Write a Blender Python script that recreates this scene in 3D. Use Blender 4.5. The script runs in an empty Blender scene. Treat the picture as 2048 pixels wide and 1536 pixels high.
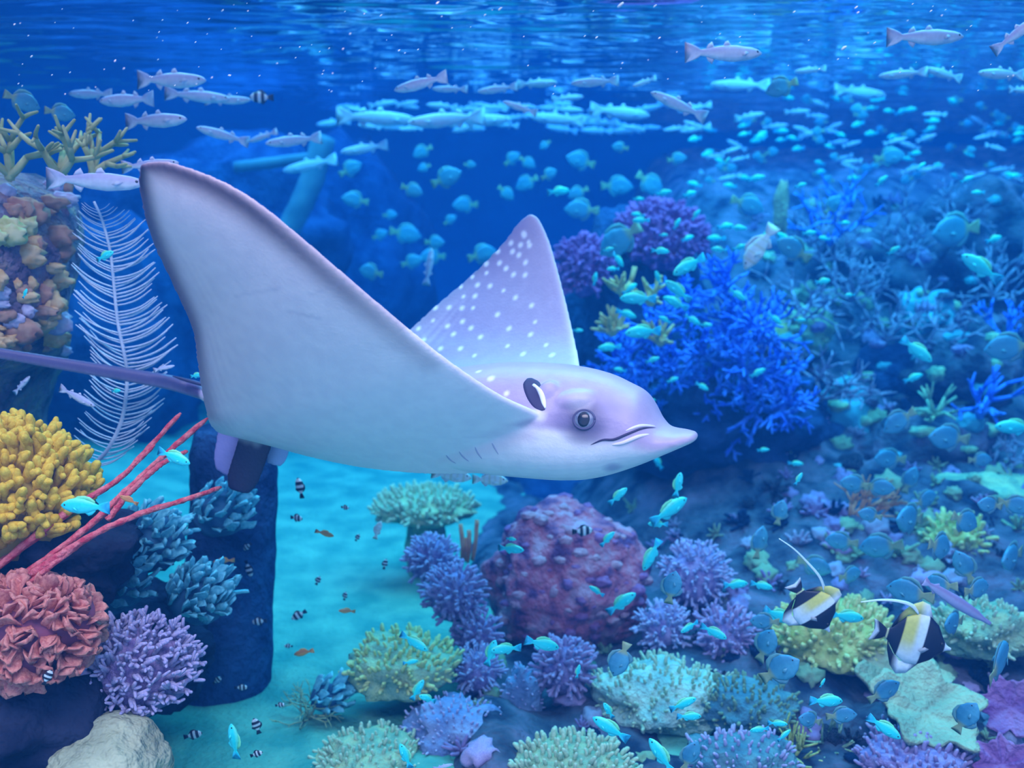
import bpy, bmesh, math, random
import numpy as np
from mathutils import Vector, Matrix, noise, kdtree
from mathutils.bvhtree import BVHTree

# ------------------------------------------------------------------ camera, world, lights, exposure
SC = bpy.context.scene
COL = SC.collection
FPX = 1967.0
PITCH = math.radians(9.75)
cam_d = bpy.data.cameras.new('camera')
cam = bpy.data.objects.new('camera', cam_d)
COL.objects.link(cam)
cam_d.sensor_width = 36.0
cam_d.lens = FPX / 2048.0 * 36.0
cam_d.clip_start = 0.02
cam.location = (0, 0, 0)
cam.rotation_euler = (math.radians(90) - PITCH, 0, 0)
cam_d.dof.use_dof = True
cam_d.dof.focus_distance = 1.85
cam_d.dof.aperture_fstop = 2.6
SC.camera = cam

SC.view_settings.view_transform = 'Standard'
SC.view_settings.look = 'None'
SC.view_settings.gamma = 1.0
SC.view_settings.use_curve_mapping = False
SC.view_settings.exposure = -0.10

world = bpy.data.worlds.new('ambient_fill')  # even fill light added for the surfaces that face the camera
SC.world = world
world.use_nodes = True
wn = world.node_tree.nodes['Background']
wn.inputs[0].default_value = (0.95, 0.63, 1.0, 1)
wn.inputs[1].default_value = 1.85

SURF_Z = 0.62
def lamp(name, loc, sx, sy, power, color, rot=(0, 0, 0)):
    d = bpy.data.lights.new(name, 'AREA')
    d.shape = 'RECTANGLE'; d.size = sx; d.size_y = sy
    d.energy = power; d.color = color
    o = bpy.data.objects.new(name, d)
    o.location = loc; o.rotation_euler = rot
    COL.objects.link(o)
    return o
lamp('front_fill_light', (-0.2, -0.1, 2.25), 3.4, 1.3, 310, (1.0, 0.50, 0.58), (math.radians(40), 0, 0))  # pinkish fill added above the camera to light the near wing
lamp('tank_lamp_middle', (0.2, 3.7, 1.9), 4.5, 0.9, 270, (0.10, 0.68, 0.88))
lamp('reef_fill_light', (2.0, 2.7, 2.0), 1.4, 0.6, 90, (0.05, 0.75, 1.0), (math.radians(32), 0, 0))  # extra fill added to brighten the chromis and thicket on the right
lamp('tank_lamp_back', (0.2, 5.3, 1.9), 5.5, 1.0, 380, (0.02, 0.48, 1.0))

cy = SC.cycles
cy.max_bounces = 4; cy.diffuse_bounces = 2; cy.glossy_bounces = 2; cy.use_light_tree = False
cy.transmission_bounces = 4; cy.volume_bounces = 0; cy.transparent_max_bounces = 8
cy.caustics_reflective = False; cy.caustics_refractive = False

# ------------------------------------------------------------------ helpers
RNG = random.Random(7)
V = Vector
CP, SP = math.cos(PITCH), math.sin(PITCH)
def at(px, py, Y):
    """the point at depth Y whose picture position is (px, py)"""
    xc = (px - 1024) / FPX; yc = -(py - 768) / FPX
    d = V((xc, CP + yc * SP, -SP + yc * CP))
    return d * (Y / d.y)
def direction(px, py):
    xc = (px - 1024) / FPX; yc = -(py - 768) / FPX
    return V((xc, CP + yc * SP, -SP + yc * CP)).normalized()
def pixel(p):
    f = p.y * CP - p.z * SP
    u = p.y * SP + p.z * CP
    return 1024 + FPX * p.x / f, 768 - FPX * u / f
def sz(n, Y):
    return n * Y / FPX
def lerp(a, b, t): return a + (b - a) * t
def smooth(a, b, x):
    t = min(1, max(0, (x - a) / (b - a))); return t * t * (3 - 2 * t)
def curve(pts, n):
    """Catmull-Rom through the points, n samples"""
    pts = [V(p) for p in pts]
    if len(pts) == 2:
        return [pts[0].lerp(pts[1], i / (n - 1)) for i in range(n)]
    P = [2 * pts[0] - pts[1]] + pts + [2 * pts[-1] - pts[-2]]
    m = len(pts) - 1
    out = []
    for i in range(n):
        t = i / (n - 1) * m
        k = min(int(t), m - 1); t -= k
        a, b, c, d = P[k], P[k + 1], P[k + 2], P[k + 3]
        out.append(0.5 * ((2 * b) + (c - a) * t + (2 * a - 5 * b + 4 * c - d) * t * t + (3 * b - a - 3 * c + d) * t ** 3))
    return out
def interp(x, xs, ys):
    return float(np.interp(x, xs, ys))

class MB:
    def __init__(self):
        self.v = []; self.f = []; self.c = []
    def add(self, vs, fs, col=None):
        o = len(self.v)
        self.v += [tuple(p) for p in vs]
        self.f += [tuple(i + o for i in f) for f in fs]
        if col is None: col = (1, 1, 1)
        self.c += ([col] * len(vs) if not isinstance(col, list) else col)
    def rings(self, rings, cap=True, col=None, closed=True):
        n = len(rings[0]); vs = [p for r in rings for p in r]; fs = []
        for i in range(len(rings) - 1):
            for j in range(n if closed else n - 1):
                k = (j + 1) % n
                fs.append((i * n + j, i * n + k, (i + 1) * n + k, (i + 1) * n + j))
        if cap and closed:
            fs.append(tuple(reversed(range(n))))
            fs.append(tuple(range((len(rings) - 1) * n, len(rings) * n)))
        self.add(vs, fs, col)
    def tube(self, pts, rad, n=6, col=None, knob=0.0, flat=1.0):
        pts = [V(p) for p in pts]; rings = []
        if not isinstance(rad, (list, tuple)): rad = [rad] * len(pts)
        up = V((0, 0, 1)); prev = None
        for i, p in enumerate(pts):
            t = (pts[min(i + 1, len(pts) - 1)] - pts[max(i - 1, 0)])
            if t.length < 1e-9: t = V((0, 0, 1))
            t.normalize()
            if prev is None:
                a = t.orthogonal().normalized()
            else:
                a = (prev - t * prev.dot(t))
                a = a.normalized() if a.length > 1e-6 else t.orthogonal().normalized()
            prev = a; b = t.cross(a)
            r = rad[i]; ring = []
            for k in range(n):
                th = 2 * math.pi * k / n
                rr = r * (1 + (RNG.uniform(-knob, knob) if knob else 0))
                ring.append(p + a * (math.cos(th) * rr) + b * (math.sin(th) * rr * flat))
            rings.append(ring)
        self.rings(rings, True, col)
    def finger(self, base, tip, r0, r1, n=6, bend=None, col=None, segs=4, knob=0.06):
        """a tapered finger with a rounded tip"""
        base = V(base); tip = V(tip)
        mid = (base + tip) / 2 + (V(bend) if bend is not None else V((0, 0, 0)))
        pts = curve([base, mid, tip], segs); rad = [lerp(r0, r1, i / (segs - 1)) for i in range(segs)]
        d = (pts[-1] - pts[-2]).normalized()
        pts += [pts[-1] + d * r1 * 0.7, pts[-1] + d * r1 * 1.05]; rad += [r1 * 0.72, r1 * 0.15]
        self.tube(pts, rad, n, col, knob)
    def ball(self, c, r, n=8, m=6, col=None, sq=(1, 1, 1), rot=None):
        c = V(c); rings = []
        for i in range(m + 1):
            ph = math.pi * (0.02 + 0.96 * i / m)
            rings.append([])
            for k in range(n):
                th = 2 * math.pi * k / n
                p = V((math.sin(ph) * math.cos(th) * sq[0], math.sin(ph) * math.sin(th) * sq[1], math.cos(ph) * sq[2])) * r
                if rot is not None: p = rot @ p
                rings[-1].append(c + p)
        self.rings(rings[::-1], True, col)
    def mesh(self, name, flat=False):
        me = bpy.data.meshes.new(name)
        me.from_pydata(self.v, [], self.f)
        if self.c and any(c != (1, 1, 1) for c in self.c):
            a = me.color_attributes.new('Col', 'FLOAT_COLOR', 'POINT')
            buf = np.ones((len(self.v), 4), dtype=np.float32)
            buf[:, :3] = np.array(self.c, dtype=np.float32)
            a.data.foreach_set('color', buf.ravel())
        if not flat:
            me.polygons.foreach_set('use_smooth', [True] * len(me.polygons))
        me.update()
        return me
    def build(self, name, mat, parent=None, flat=False):
        return put(name, self.mesh(name, flat), mat, parent)
def put(name, me, mat=None, parent=None, mw=None):
    if mat is not None and not me.materials: me.materials.append(mat)
    o = bpy.data.objects.new(name, me)
    COL.objects.link(o)
    if parent is not None: o.parent = parent
    if mw is not None: o.matrix_basis = mw
    return o
def empty(name, mw=None, loc=None):
    o = bpy.data.objects.new(name, None)
    o.empty_display_size = 0.05
    COL.objects.link(o)
    if mw is not None: o.matrix_basis = mw
    if loc is not None: o.location = loc
    return o
def tag(o, label=None, cat=None, group=None, kind=None):
    if label: o['label'] = label
    if cat: o['category'] = cat
    if group: o['group'] = group
    if kind: o['kind'] = kind
    return o
def copy_tree(o, parent=None):
    c = o.copy(); COL.objects.link(c); c.parent = parent
    for ch in KIDS.get(o.name, []):
        cc = ch.copy(); COL.objects.link(cc); cc.parent = c
        for g in KIDS.get(ch.name, []):
            d = g.copy(); COL.objects.link(d); d.parent = cc
    return c
KIDS = {}
def fbm(p, oct=4, scale=1.0):
    return noise.fractal(V(p) * scale, 1.0, 2.0, oct)

# ------------------------------------------------------------------ materials
def principled(name, rough=0.7, spec=0.3):
    m = bpy.data.materials.new(name); m.use_nodes = True
    nt = m.node_tree; b = nt.nodes['Principled BSDF']
    b.inputs['Roughness'].default_value = rough
    b.inputs['Specular IOR Level'].default_value = spec
    return m, nt, b
def mat(name, c1, c2=None, scale=30.0, rough=0.75, spec=0.25, bump=0.0, bscale=None, c3=None, detail=3, attr=False, vor=False):
    m, nt, b = principled(name, rough, spec)
    N = nt.nodes; L = nt.links
    tc = N.new('ShaderNodeTexCoord')
    col = None
    if c2 is not None:
        tx = N.new('ShaderNodeTexNoise'); tx.inputs['Scale'].default_value = scale; tx.inputs['Detail'].default_value = detail
        L.new(tc.outputs['Object'], tx.inputs['Vector'])
        rp = N.new('ShaderNodeValToRGB'); cr = rp.color_ramp
        cr.elements[0].position = 0.36; cr.elements[0].color = (*c1, 1)
        cr.elements[1].position = 0.64; cr.elements[1].color = (*c2, 1)
        if c3 is not None:
            cr.elements[1].position = 0.5
            e = cr.elements.new(0.66); e.color = (*c3, 1)
        L.new(tx.outputs['Fac'], rp.inputs['Fac'])
        col = rp.outputs['Color']
    if attr:
        at_ = N.new('ShaderNodeAttribute'); at_.attribute_name = 'Col'
        if col is not None:
            mx = N.new('ShaderNodeMix'); mx.data_type = 'RGBA'; mx.blend_type = 'MULTIPLY'
            mx.inputs['Factor'].default_value = 1.0
            L.new(col, mx.inputs['A']); L.new(at_.outputs['Color'], mx.inputs['B'])
            col = mx.outputs['Result']
        else:
            col = at_.outputs['Color']
    if col is not None: L.new(col, b.inputs['Base Color'])
    else: b.inputs['Base Color'].default_value = (*c1, 1)
    if bump > 0:
        if vor:
            t2 = N.new('ShaderNodeTexVoronoi'); src = t2.outputs['Distance']
        else:
            t2 = N.new('ShaderNodeTexNoise'); t2.inputs['Detail'].default_value = 2; src = t2.outputs['Fac']
        t2.inputs['Scale'].default_value = bscale or scale * 3
        L.new(tc.outputs['Object'], t2.inputs['Vector'])
        bp = N.new('ShaderNodeBump'); bp.inputs['Strength'].default_value = bump; bp.inputs['Distance'].default_value = 0.02
        L.new(src, bp.inputs['Height']); L.new(bp.outputs['Normal'], b.inputs['Normal'])
    return m

# ------------------------------------------------------------------ the water: body, rippled surface
m_water = bpy.data.materials.new('sea_water'); m_water.use_nodes = True
m_water.cycles.volume_sampling = 'DISTANCE'
nt = m_water.node_tree; nt.nodes.clear()
out = nt.nodes.new('ShaderNodeOutputMaterial')
ab = nt.nodes.new('ShaderNodeVolumeAbsorption'); scn = nt.nodes.new('ShaderNodeVolumeScatter'); ad = nt.nodes.new('ShaderNodeAddShader')
ab.inputs['Color'].default_value = (0.0, 0.74, 0.97, 1); ab.inputs['Density'].default_value = 0.31
scn.inputs['Color'].default_value = (0.02, 0.30, 1.0, 1); scn.inputs['Density'].default_value = 0.064; scn.inputs['Anisotropy'].default_value = 0.25
nt.links.new(ab.outputs[0], ad.inputs[0]); nt.links.new(scn.outputs[0], ad.inputs[1]); nt.links.new(ad.outputs[0], out.inputs['Volume'])
mb = MB()
X0, X1, Y0, Y1, Z0 = -6.2, 6.2, -0.3, 9.2, -2.4
mb.add([(X0, Y0, Z0), (X1, Y0, Z0), (X1, Y1, Z0), (X0, Y1, Z0), (X0, Y0, SURF_Z + .06), (X1, Y0, SURF_Z + .06), (X1, Y1, SURF_Z + .06), (X0, Y1, SURF_Z + .06)],
       [(0, 3, 2, 1), (4, 5, 6, 7), (0, 1, 5, 4), (1, 2, 6, 5), (2, 3, 7, 6), (3, 0, 4, 7)])
o = mb.build('water', m_water, flat=True)
tag(o, 'clear deep blue water filling the whole tank', 'water', kind='stuff')

m_surf = bpy.data.materials.new('water_surface'); m_surf.use_nodes = True
nt = m_surf.node_tree; nt.nodes.clear(); N = nt.nodes; L = nt.links
out = N.new('ShaderNodeOutputMaterial'); mix = N.new('ShaderNodeMixShader'); tr = N.new('ShaderNodeBsdfTransparent'); gl = N.new('ShaderNodeBsdfGlossy')
fr = N.new('ShaderNodeFresnel'); fr.inputs['IOR'].default_value = 1.33
gl.inputs['Roughness'].default_value = 0.06; gl.inputs['Color'].default_value = (0.93, 0.96, 1, 1)
L.new(fr.outputs[0], mix.inputs[0]); L.new(tr.outputs[0], mix.inputs[1]); L.new(gl.outputs[0], mix.inputs[2]); L.new(mix.outputs[0], out.inputs['Surface'])
nx, ny = 320, 470
vs = []; fs = []
for j in range(ny + 1):
    y = lerp(Y0, Y1, j / ny)
    for i in range(nx + 1):
        x = lerp(X0, X1, i / nx)
        z = 0.014 * noise.noise(V((x * 1.1, y * 2.4, 1.7)))
        w = noise.noise(V((x * 1.3, y * 1.3, 8.8))) * .5
        z += 0.0118 * noise.fractal(V((x * 1.9 + y * .4 + w, y * 13.0 + w, 3.3)), 1.0, 2.1, 3)
        vs.append((x, y, SURF_Z + z))
for j in range(ny):
    for i in range(nx):
        a = j * (nx + 1) + i
        fs.append((a, a + 1, a + nx + 2, a + nx + 1))
mb = MB(); mb.add(vs, fs)
o = mb.build('ceiling', m_surf)
tag(o, 'rippling water surface seen from below with streaky reflections', 'water surface', kind='structure')

# ------------------------------------------------------------------ the tank: back and side walls, sand, reef slope
m_wall = mat('painted_tank_wall', (0.02, 0.12, 0.40), (0.03, 0.18, 0.48), 1.5, 0.9, 0.1, 0.4, 6)
def wall(name, pts, thick, label):
    mb = MB(); n = V((pts[1])) - V(pts[0]); n = n.cross(V(pts[2]) - V(pts[0])).normalized() * thick
    p = [V(q) for q in pts]
    mb.add(p + [q + n for q in p], [(0, 1, 2, 3), (7, 6, 5, 4), (0, 4, 5, 1), (1, 5, 6, 2), (2, 6, 7, 3), (3, 7, 4, 0)])
    o = mb.build(name, m_wall, flat=True); tag(o, label, 'wall', kind='structure')
zb, zt = -2.2, SURF_Z + .3
wall('wall_back', [(-6, 8.2, zb), (6, 8.2, zb), (6, 8.2, zt), (-6, 8.2, zt)], -0.2, 'dark blue back wall of the tank')
wall('wall_left', [(-5, -0.4, zb), (-5, 8.2, zb), (-5, 8.2, zt), (-5, -0.4, zt)], -0.2, 'dark blue side wall of the tank on the left')
wall('wall_right', [(5.6, -0.4, zb), (5.6, 8.2, zb), (5.6, 8.2, zt), (5.6, -0.4, zt)], 0.2, 'dark blue side wall of the tank on the right')

def sand_h(x, y):
    return -1.27 + 0.035 * noise.noise(V((x * .9, y * .9, 0))) + 0.012 * noise.noise(V((x * 4, y * 4, 3))) + 0.03 * smooth(3.5, 7, y) \
        + 0.25 * smooth(-0.9, -2.4, x)
def reef_h(x, y):
    """height of the rocky slope on the right; below the sand elsewhere"""
    edge = smooth(-0.42, -0.05, x + 0.10 * noise.noise(V((y * 1.3, x, 4))))
    front = 0.26 * max(0, min(y, 3.4) - 2.1) * smooth(0.25, 0.9, x) + 0.022
    back = 1.15 * smooth(3.2, 5.4, y - 0.30 * (x - 1.0)) * smooth(0.15, 0.95, x - 0.05 * (y - 3))
    far = 0.25 * smooth(6, 8, y)
    h = -1.27 + edge * (front + back) + far * smooth(0.5, 1.5, x)
    h += edge * (0.045 * fbm((x * 1.7, y * 1.7, 2.2), 4) + 0.05 * fbm((x * 6, y * 6, 5.2), 3)) - (1 - edge) * 0.25
    return h
def ground_h(x, y): return max(sand_h(x, y), reef_h(x, y))
def ground(px, py, y0=1.2):
    d = direction(px, py); d = d / d.y
    y = y0
    while y < 8:
        p = d * y
        if p.z < ground_h(p.x, p.y): return p
        y += 0.015
    return d * 8
def field(name, fn, x0, x1, y0, y1, nx, ny, m):
    vs = []; fs = []
    for j in range(ny + 1):
        y = lerp(y0, y1, j / ny)
        for i in range(nx + 1):
            x = lerp(x0, x1, i / nx)
            vs.append((x, y, fn(x, y)))
    for j in range(ny):
        for i in range(nx):
            a = j * (nx + 1) + i
            fs.append((a, a + 1, a + nx + 2, a + nx + 1))
    mb = MB(); mb.add(vs, fs)
    return mb.build(name, m)
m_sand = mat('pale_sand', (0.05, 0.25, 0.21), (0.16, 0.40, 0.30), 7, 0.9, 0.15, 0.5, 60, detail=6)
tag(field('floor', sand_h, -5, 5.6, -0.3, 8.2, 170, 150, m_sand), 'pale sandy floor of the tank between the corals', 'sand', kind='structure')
m_reef = mat('reef_rock', (0.012, 0.022, 0.05), (0.07, 0.08, 0.12), 9, 0.9, 0.15, 1.0, 30, c3=(0.17, 0.13, 0.20), detail=5)
tag(field('reef_slope', reef_h, -0.6, 5.6, 1.2, 8.1, 210, 230, m_reef), 'dark encrusted rocky reef slope rising on the right', 'reef', kind='structure')
# ------------------------------------------------------------------ the eagle ray
DORSAL = (0.46, 0.37, 0.54); VENTRAL = (0.92, 0.88, 0.90); DARK = (0.035, 0.028, 0.075)
def mixc(a, b, t): return tuple(lerp(a[i], b[i], t) for i in range(3))
src = MB()
def axisY(px): return 1.72 + (1390 - px) / 940 * 0.45
AX = (at(1390, 872, axisY(1390)) - at(450, 830, axisY(450))); AX.z = 0; AX.normalize()
WD = V((-AX.y, AX.x, 0))            # away from the camera, across the body
if WD.y < 0: WD = -WD
# body sections: picture column, top, bottom, half width (m), squareness
secs = [(1392, 867, 881, .016), (1384, 863, 886, .030), (1365, 860, 894, .046), (1340, 857, 905, .056), (1320, 850, 914, .064), (1308, 828, 920, .074),
        (1297, 798, 926, .084), (1282, 778, 932, .092), (1255, 765, 942, .101), (1220, 747, 953, .110), (1180, 735, 960, .118), (1130, 726, 960, .126),
        (1070, 722, 956, .122), (1000, 722, 950, .116), (900, 733, 935, .105), (800, 748, 919, .098), (700, 764, 903, .092), (600, 775, 888, .082),
        (520, 782, 868, .075), (460, 786, 840, .048), (420, 779, 802, .026), (405, 764, 799, .019), (340, 749, 780, .017), (240, 733, 761, .015),
        (120, 714, 740, .0135), (0, 695, 718, .012), (-150, 671, 691, .011)]
xs = [s[0] for s in secs][::-1]
def sec_at(px):
    g = lambda k: interp(px, xs, [s[k] for s in secs][::-1])
    return g(1), g(2), g(3)
NB = 40
px = 1392.0; rings = []; cols = []
cols_px = []
while px > -150:
    cols_px.append(px)
    px -= 2.5 if px > 1380 else 7 if px > 1000 else 12
cols_px = [1394] + cols_px
for px in cols_px:
    t, b, w = sec_at(px)
    # smooth the profile a little
    if px < 1380:
        tt = [sec_at(px + d) for d in (-12, -6, 0, 6, 12)]
        t, b, w = (sum(q[k] for q in tt) / 5 for k in range(3))
    if px == 1394: t, b, w = 872, 876, .006
    Y = axisY(max(px, 380)) - (max(0, 380 - px)) * 0.0004
    c = at(px, (t + b) / 2, Y); hh = sz((b - t) / 2, Y)
    ring = []; cc = []
    head = smooth(950, 1150, px)
    for k in range(NB):
        th = 2 * math.pi * k / NB
        sx, sy = math.cos(th), math.sin(th)
        e = 0.85
        dx = math.copysign(abs(sx) ** e, sx); dy = math.copysign(abs(sy) ** e, sy)
        # the head narrows to a keel above the eye line and is full below it
        ww = w * (1 - 0.22 * head * max(0, dy) ** 1.5 * (1 if px < 1310 else 0.3))
        ring.append(c + WD * (dx * ww) + V((0, 0, dy * hh)))
        # dark back, white belly; the border runs from the wing root through the eye to the snout
        line = interp(px, [450, 1090, 1170, 1300, 1390], [-0.2, 0.02, 0.06, -0.25, -0.4]) if px > 400 else -0.25
        f = smooth(line - 0.10, line + 0.14, dy)
        cc.append(mixc(VENTRAL, DORSAL, f) if px > 415 else mixc((0.30, 0.28, 0.44), (0.09, 0.07, 0.19), smooth(-.7, -.3, dy)))
    rings.append(ring); cols += cc
src.rings(rings, True, cols)
# wings: edges as (column, row, depth)
def wing(le, te, thick, n, m, near):
    LE = curve([at(*p) for p in le], n); TE = curve([at(*p) for p in te], n)
    rings = []; cols = []
    for i in range(n):
        u = i / (n - 1)
        a, b = LE[i], TE[i]; ch = (b - a)
        i0, i1 = max(0, i - 1), min(n - 1, i + 1)
        span = ((LE[i1] + TE[i1]) - (LE[i0] + TE[i0])).normalized()
        nrm = ch.cross(span).normalized()
        if nrm.y > 0: nrm = -nrm                      # towards the camera
        L_ = ch.length; T = interp(u, [0, .15, .5, .85, 1], thick)
        ring = []
        for k in range(2 * m):
            front = k < m
            s = (k + 0.0) / (m - 1) if front else 1 - (k - m) / (m - 1)
            s = 0.5 - 0.5 * math.cos(math.pi * s)
            th = T * (2.2 * math.sqrt(max(s, 1e-6)) * (1 - s) ** 0.9 + 0.10)
            camber = 0.045 * L_ * math.sin(math.pi * s) * (1 if near else 1)
            p = a + ch * s + nrm * (th if front else -th) + nrm * camber * (1 if near else -1)
            ring.append(p)
            belly = front if near else (not front)
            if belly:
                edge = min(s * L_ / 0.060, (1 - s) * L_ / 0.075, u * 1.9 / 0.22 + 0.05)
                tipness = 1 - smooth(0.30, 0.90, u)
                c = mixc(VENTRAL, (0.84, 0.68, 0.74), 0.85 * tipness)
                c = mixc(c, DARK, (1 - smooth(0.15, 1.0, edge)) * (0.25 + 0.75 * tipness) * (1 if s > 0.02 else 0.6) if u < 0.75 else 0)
            else:
                c = mixc(DORSAL, (0.34, 0.27, 0.47), smooth(0.2, 0.9, s) * 0.75)
                if s < 0.02: c = mixc(c, VENTRAL, 0.5)
            cols.append(c)
        rings.append(ring)
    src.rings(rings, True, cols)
wing([(284, 326, 1.60), (330, 322, 1.585), (385, 337, 1.575), (450, 364, 1.565), (520, 407, 1.56), (600, 472, 1.565), (680, 541, 1.575), (750, 601, 1.59), (820, 660, 1.61),
      (900, 724, 1.64), (1000, 791, 1.69), (1090, 836, 1.75), (1180, 905, 1.84)],
     [(279, 334, 1.605), (276, 365, 1.63), (287, 425, 1.66), (307, 490, 1.70), (345, 570, 1.76), (383, 655, 1.83), (393, 715, 1.89), (400, 765, 1.94), (408, 805, 1.98),
      (416, 838, 2.01), (428, 858, 2.04), (445, 866, 2.07), (480, 868, 2.12)],
     [.004, .007, .014, .020, .030], 70, 26, True)
wing([(1064, 428, 2.44), (1078, 438, 2.43), (1098, 480, 2.39), (1116, 540, 2.33), (1134, 610, 2.26), (1150, 680, 2.18), (1160, 730, 2.10), (1170, 800, 1.98)],
     [(1055, 430, 2.445), (1035, 447, 2.45), (1000, 492, 2.46), (940, 552, 2.47), (870, 612, 2.46), (790, 685, 2.43), (690, 760, 2.36), (520, 815, 2.16)],
     [.006, .009, .014, .020, .030], 60, 22, False)
# brow over the eye and cheek
def eggs(px, py, Y, r, sq, col):
    src.ball(at(px, py, Y), r, 16, 12, col, sq)
eggs(1165, 808, axisY(1165) - .078, .036, (1.5, .7, .75), DORSAL)
eggs(1168, 838, axisY(1168) - .098, .022, (1.1, .6, 1.0), mixc(DORSAL, DARK, .3))
eggs(1100, 800, axisY(1100) - .088, .030, (.9, .7, 1.2), DORSAL)
eggs(1215, 922, axisY(1215) - .050, .030, (1.7, .7, .7), VENTRAL)
# pelvic fins
def fin_strip(a0, a1, b0, b1, th, col, n=10, m=8):
    """a paddle between root edge a0-a1 and end edge b0-b1"""
    rings = []
    for i in range(n):
        u = i / (n - 1); A = at(*a0).lerp(at(*b0), u); B = at(*a1).lerp(at(*b1), u)
        if u > .75:
            q = (u - .75) / .25; s = 1 - .35 * q * q; M = (A + B) / 2; A = M + (A - M) * s; B = M + (B - M) * s
        ring = []
        nn = V((0.2, -1, 0)).normalized()
        for k in range(2 * m):
            f = k < m; s = k / (m - 1) if f else 1 - (k - m) / (m - 1)
            t = th * (0.35 + 0.65 * math.sin(math.pi * s))
            ring.append(A.lerp(B, s) + nn * (t if f else -t))
        rings.append(ring)
    src.rings(rings, True, col)
fin_strip((484, 850, 2.10), (556, 860, 2.10), (446, 975, 2.10), (508, 992, 2.10), .006, (0.030, 0.022, 0.06))  # near-black colour carries the shade on the folded fin's underside
fin_strip((436, 850, 2.13), (500, 850, 2.13), (424, 935, 2.135), (470, 960, 2.13), .006, (0.30, 0.28, 0.60))
fin_strip((545, 855, 2.14), (592, 862, 2.14), (528, 925, 2.14), (568, 935, 2.14), .006, (0.42, 0.50, 0.78))

sm = src.mesh('ray_source'); so = bpy.data.objects.new('ray_source', sm); COL.objects.link(so)
md = so.modifiers.new('r', 'REMESH'); md.mode = 'VOXEL'; md.voxel_size = 0.0036; md.adaptivity = 0.0
ms = so.modifiers.new('s', 'SMOOTH'); ms.factor = 0.5; ms.iterations = 7
bpy.context.view_layer.update()
dg = bpy.context.evaluated_depsgraph_get()
rm = bpy.data.meshes.new_from_object(so.evaluated_get(dg))
bpy.data.objects.remove(so)
nv = len(rm.vertices)
co = np.empty(nv * 3, dtype=np.float32); rm.vertices.foreach_get('co', co); co = co.reshape(-1, 3)
sv = np.array(src.v); scol = np.array(src.c)
kd = kdtree.KDTree(len(sv))
for i, p in enumerate(src.v): kd.insert(p, i)
kd.balance()
vc = np.ones((nv, 4), dtype=np.float32)
for i in range(nv):
    acc = np.zeros(3); ws = 0
    for (p, j, d) in kd.find_n(co[i], 4):
        w = 1 / (d + 0.002); acc += scol[j] * w; ws += w
    vc[i, :3] = acc / ws
# smooth the colours over the surface
ed = np.empty(len(rm.edges) * 2, dtype=np.int32); rm.edges.foreach_get('vertices', ed); ed = ed.reshape(-1, 2)
for _ in range(4):
    s_ = np.zeros((nv, 3)); c_ = np.zeros(nv)
    np.add.at(s_, ed[:, 0], vc[ed[:, 1], :3]); np.add.at(s_, ed[:, 1], vc[ed[:, 0], :3])
    np.add.at(c_, ed[:, 0], 1); np.add.at(c_, ed[:, 1], 1)
    vc[:, :3] = 0.4 * vc[:, :3] + 0.6 * s_ / np.maximum(c_, 1)[:, None]
bvh = BVHTree.FromPolygons([tuple(p) for p in co], [tuple(p.vertices) for p in rm.polygons])
def ray_hit(px, py):
    loc, nrm, idx, dist = bvh.ray_cast(V((0, 0, 0)), direction(px, py))
    return loc, nrm
def tint_skin(p, r, col, soft=0.5, amt=1.0):
    d = np.linalg.norm(co - np.array(p), axis=1)
    t = np.clip((r - d) / (r * soft), 0, 1)[:, None] * amt
    vc[:, :3] = vc[:, :3] * (1 - t) + np.array(col) * t
# white spots of the back
spots = [(1047, 467), (1041, 490), (1057, 484), (1049, 471), (1022, 486), (1059, 491), (1025, 503), (1038, 510), (1051, 525), (996, 503), (973, 528), (999, 526), (1012, 537), (973, 546),
         (1050, 550), (1027, 549), (945, 554), (922, 574), (955, 570), (980, 572), (1007, 581), (1031, 595), (892, 594), (927, 593), (950, 592), (871, 616), (898, 615), (924, 616), (946, 616),
         (1063, 611), (995, 629), (866, 641), (895, 652), (925, 643), (942, 656), (837, 657), (1018, 657), (1070, 644), (961, 674), (1061, 669), (881, 697), (921, 697), (847, 680), (949, 711),
         (1015, 692), (1046, 708), (1104, 710), (907, 668), (1092, 690), (957, 743), (982, 757), (1013, 787)]
for (a, b) in spots:
    loc, nrm = ray_hit(a, b)
    if loc is not None: tint_skin(loc, 0.0102 if RNG.random() < .6 else 0.0080, (0.93, 0.93, 0.98), 0.75)
# shading about the eye painted into the skin colour; cheek and brow tints too
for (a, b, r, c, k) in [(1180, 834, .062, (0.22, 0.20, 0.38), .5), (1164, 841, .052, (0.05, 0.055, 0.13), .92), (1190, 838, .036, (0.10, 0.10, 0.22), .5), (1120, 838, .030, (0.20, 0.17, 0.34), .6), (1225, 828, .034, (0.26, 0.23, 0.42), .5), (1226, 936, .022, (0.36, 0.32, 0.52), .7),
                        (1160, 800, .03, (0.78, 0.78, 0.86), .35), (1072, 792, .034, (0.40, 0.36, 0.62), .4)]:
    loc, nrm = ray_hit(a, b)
    if loc is not None: tint_skin(loc, r, c, 0.65, k)
# pale front edge of the near wing
for q in curve([at(*p) for p in [(820, 661, 1.61), (900, 726, 1.64), (1000, 793, 1.69), (1095, 838, 1.75)]], 26):
    tint_skin(q, .016, (0.92, 0.90, 0.95), 0.9, .55)
for i in range(20):
    loc, nrm = ray_hit(lerp(880, 1060, i / 19), lerp(922, 872, i / 19))
    if loc is not None: tint_skin(loc, .018, (0.86, 0.66, 0.72), 0.8, .22)
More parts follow.
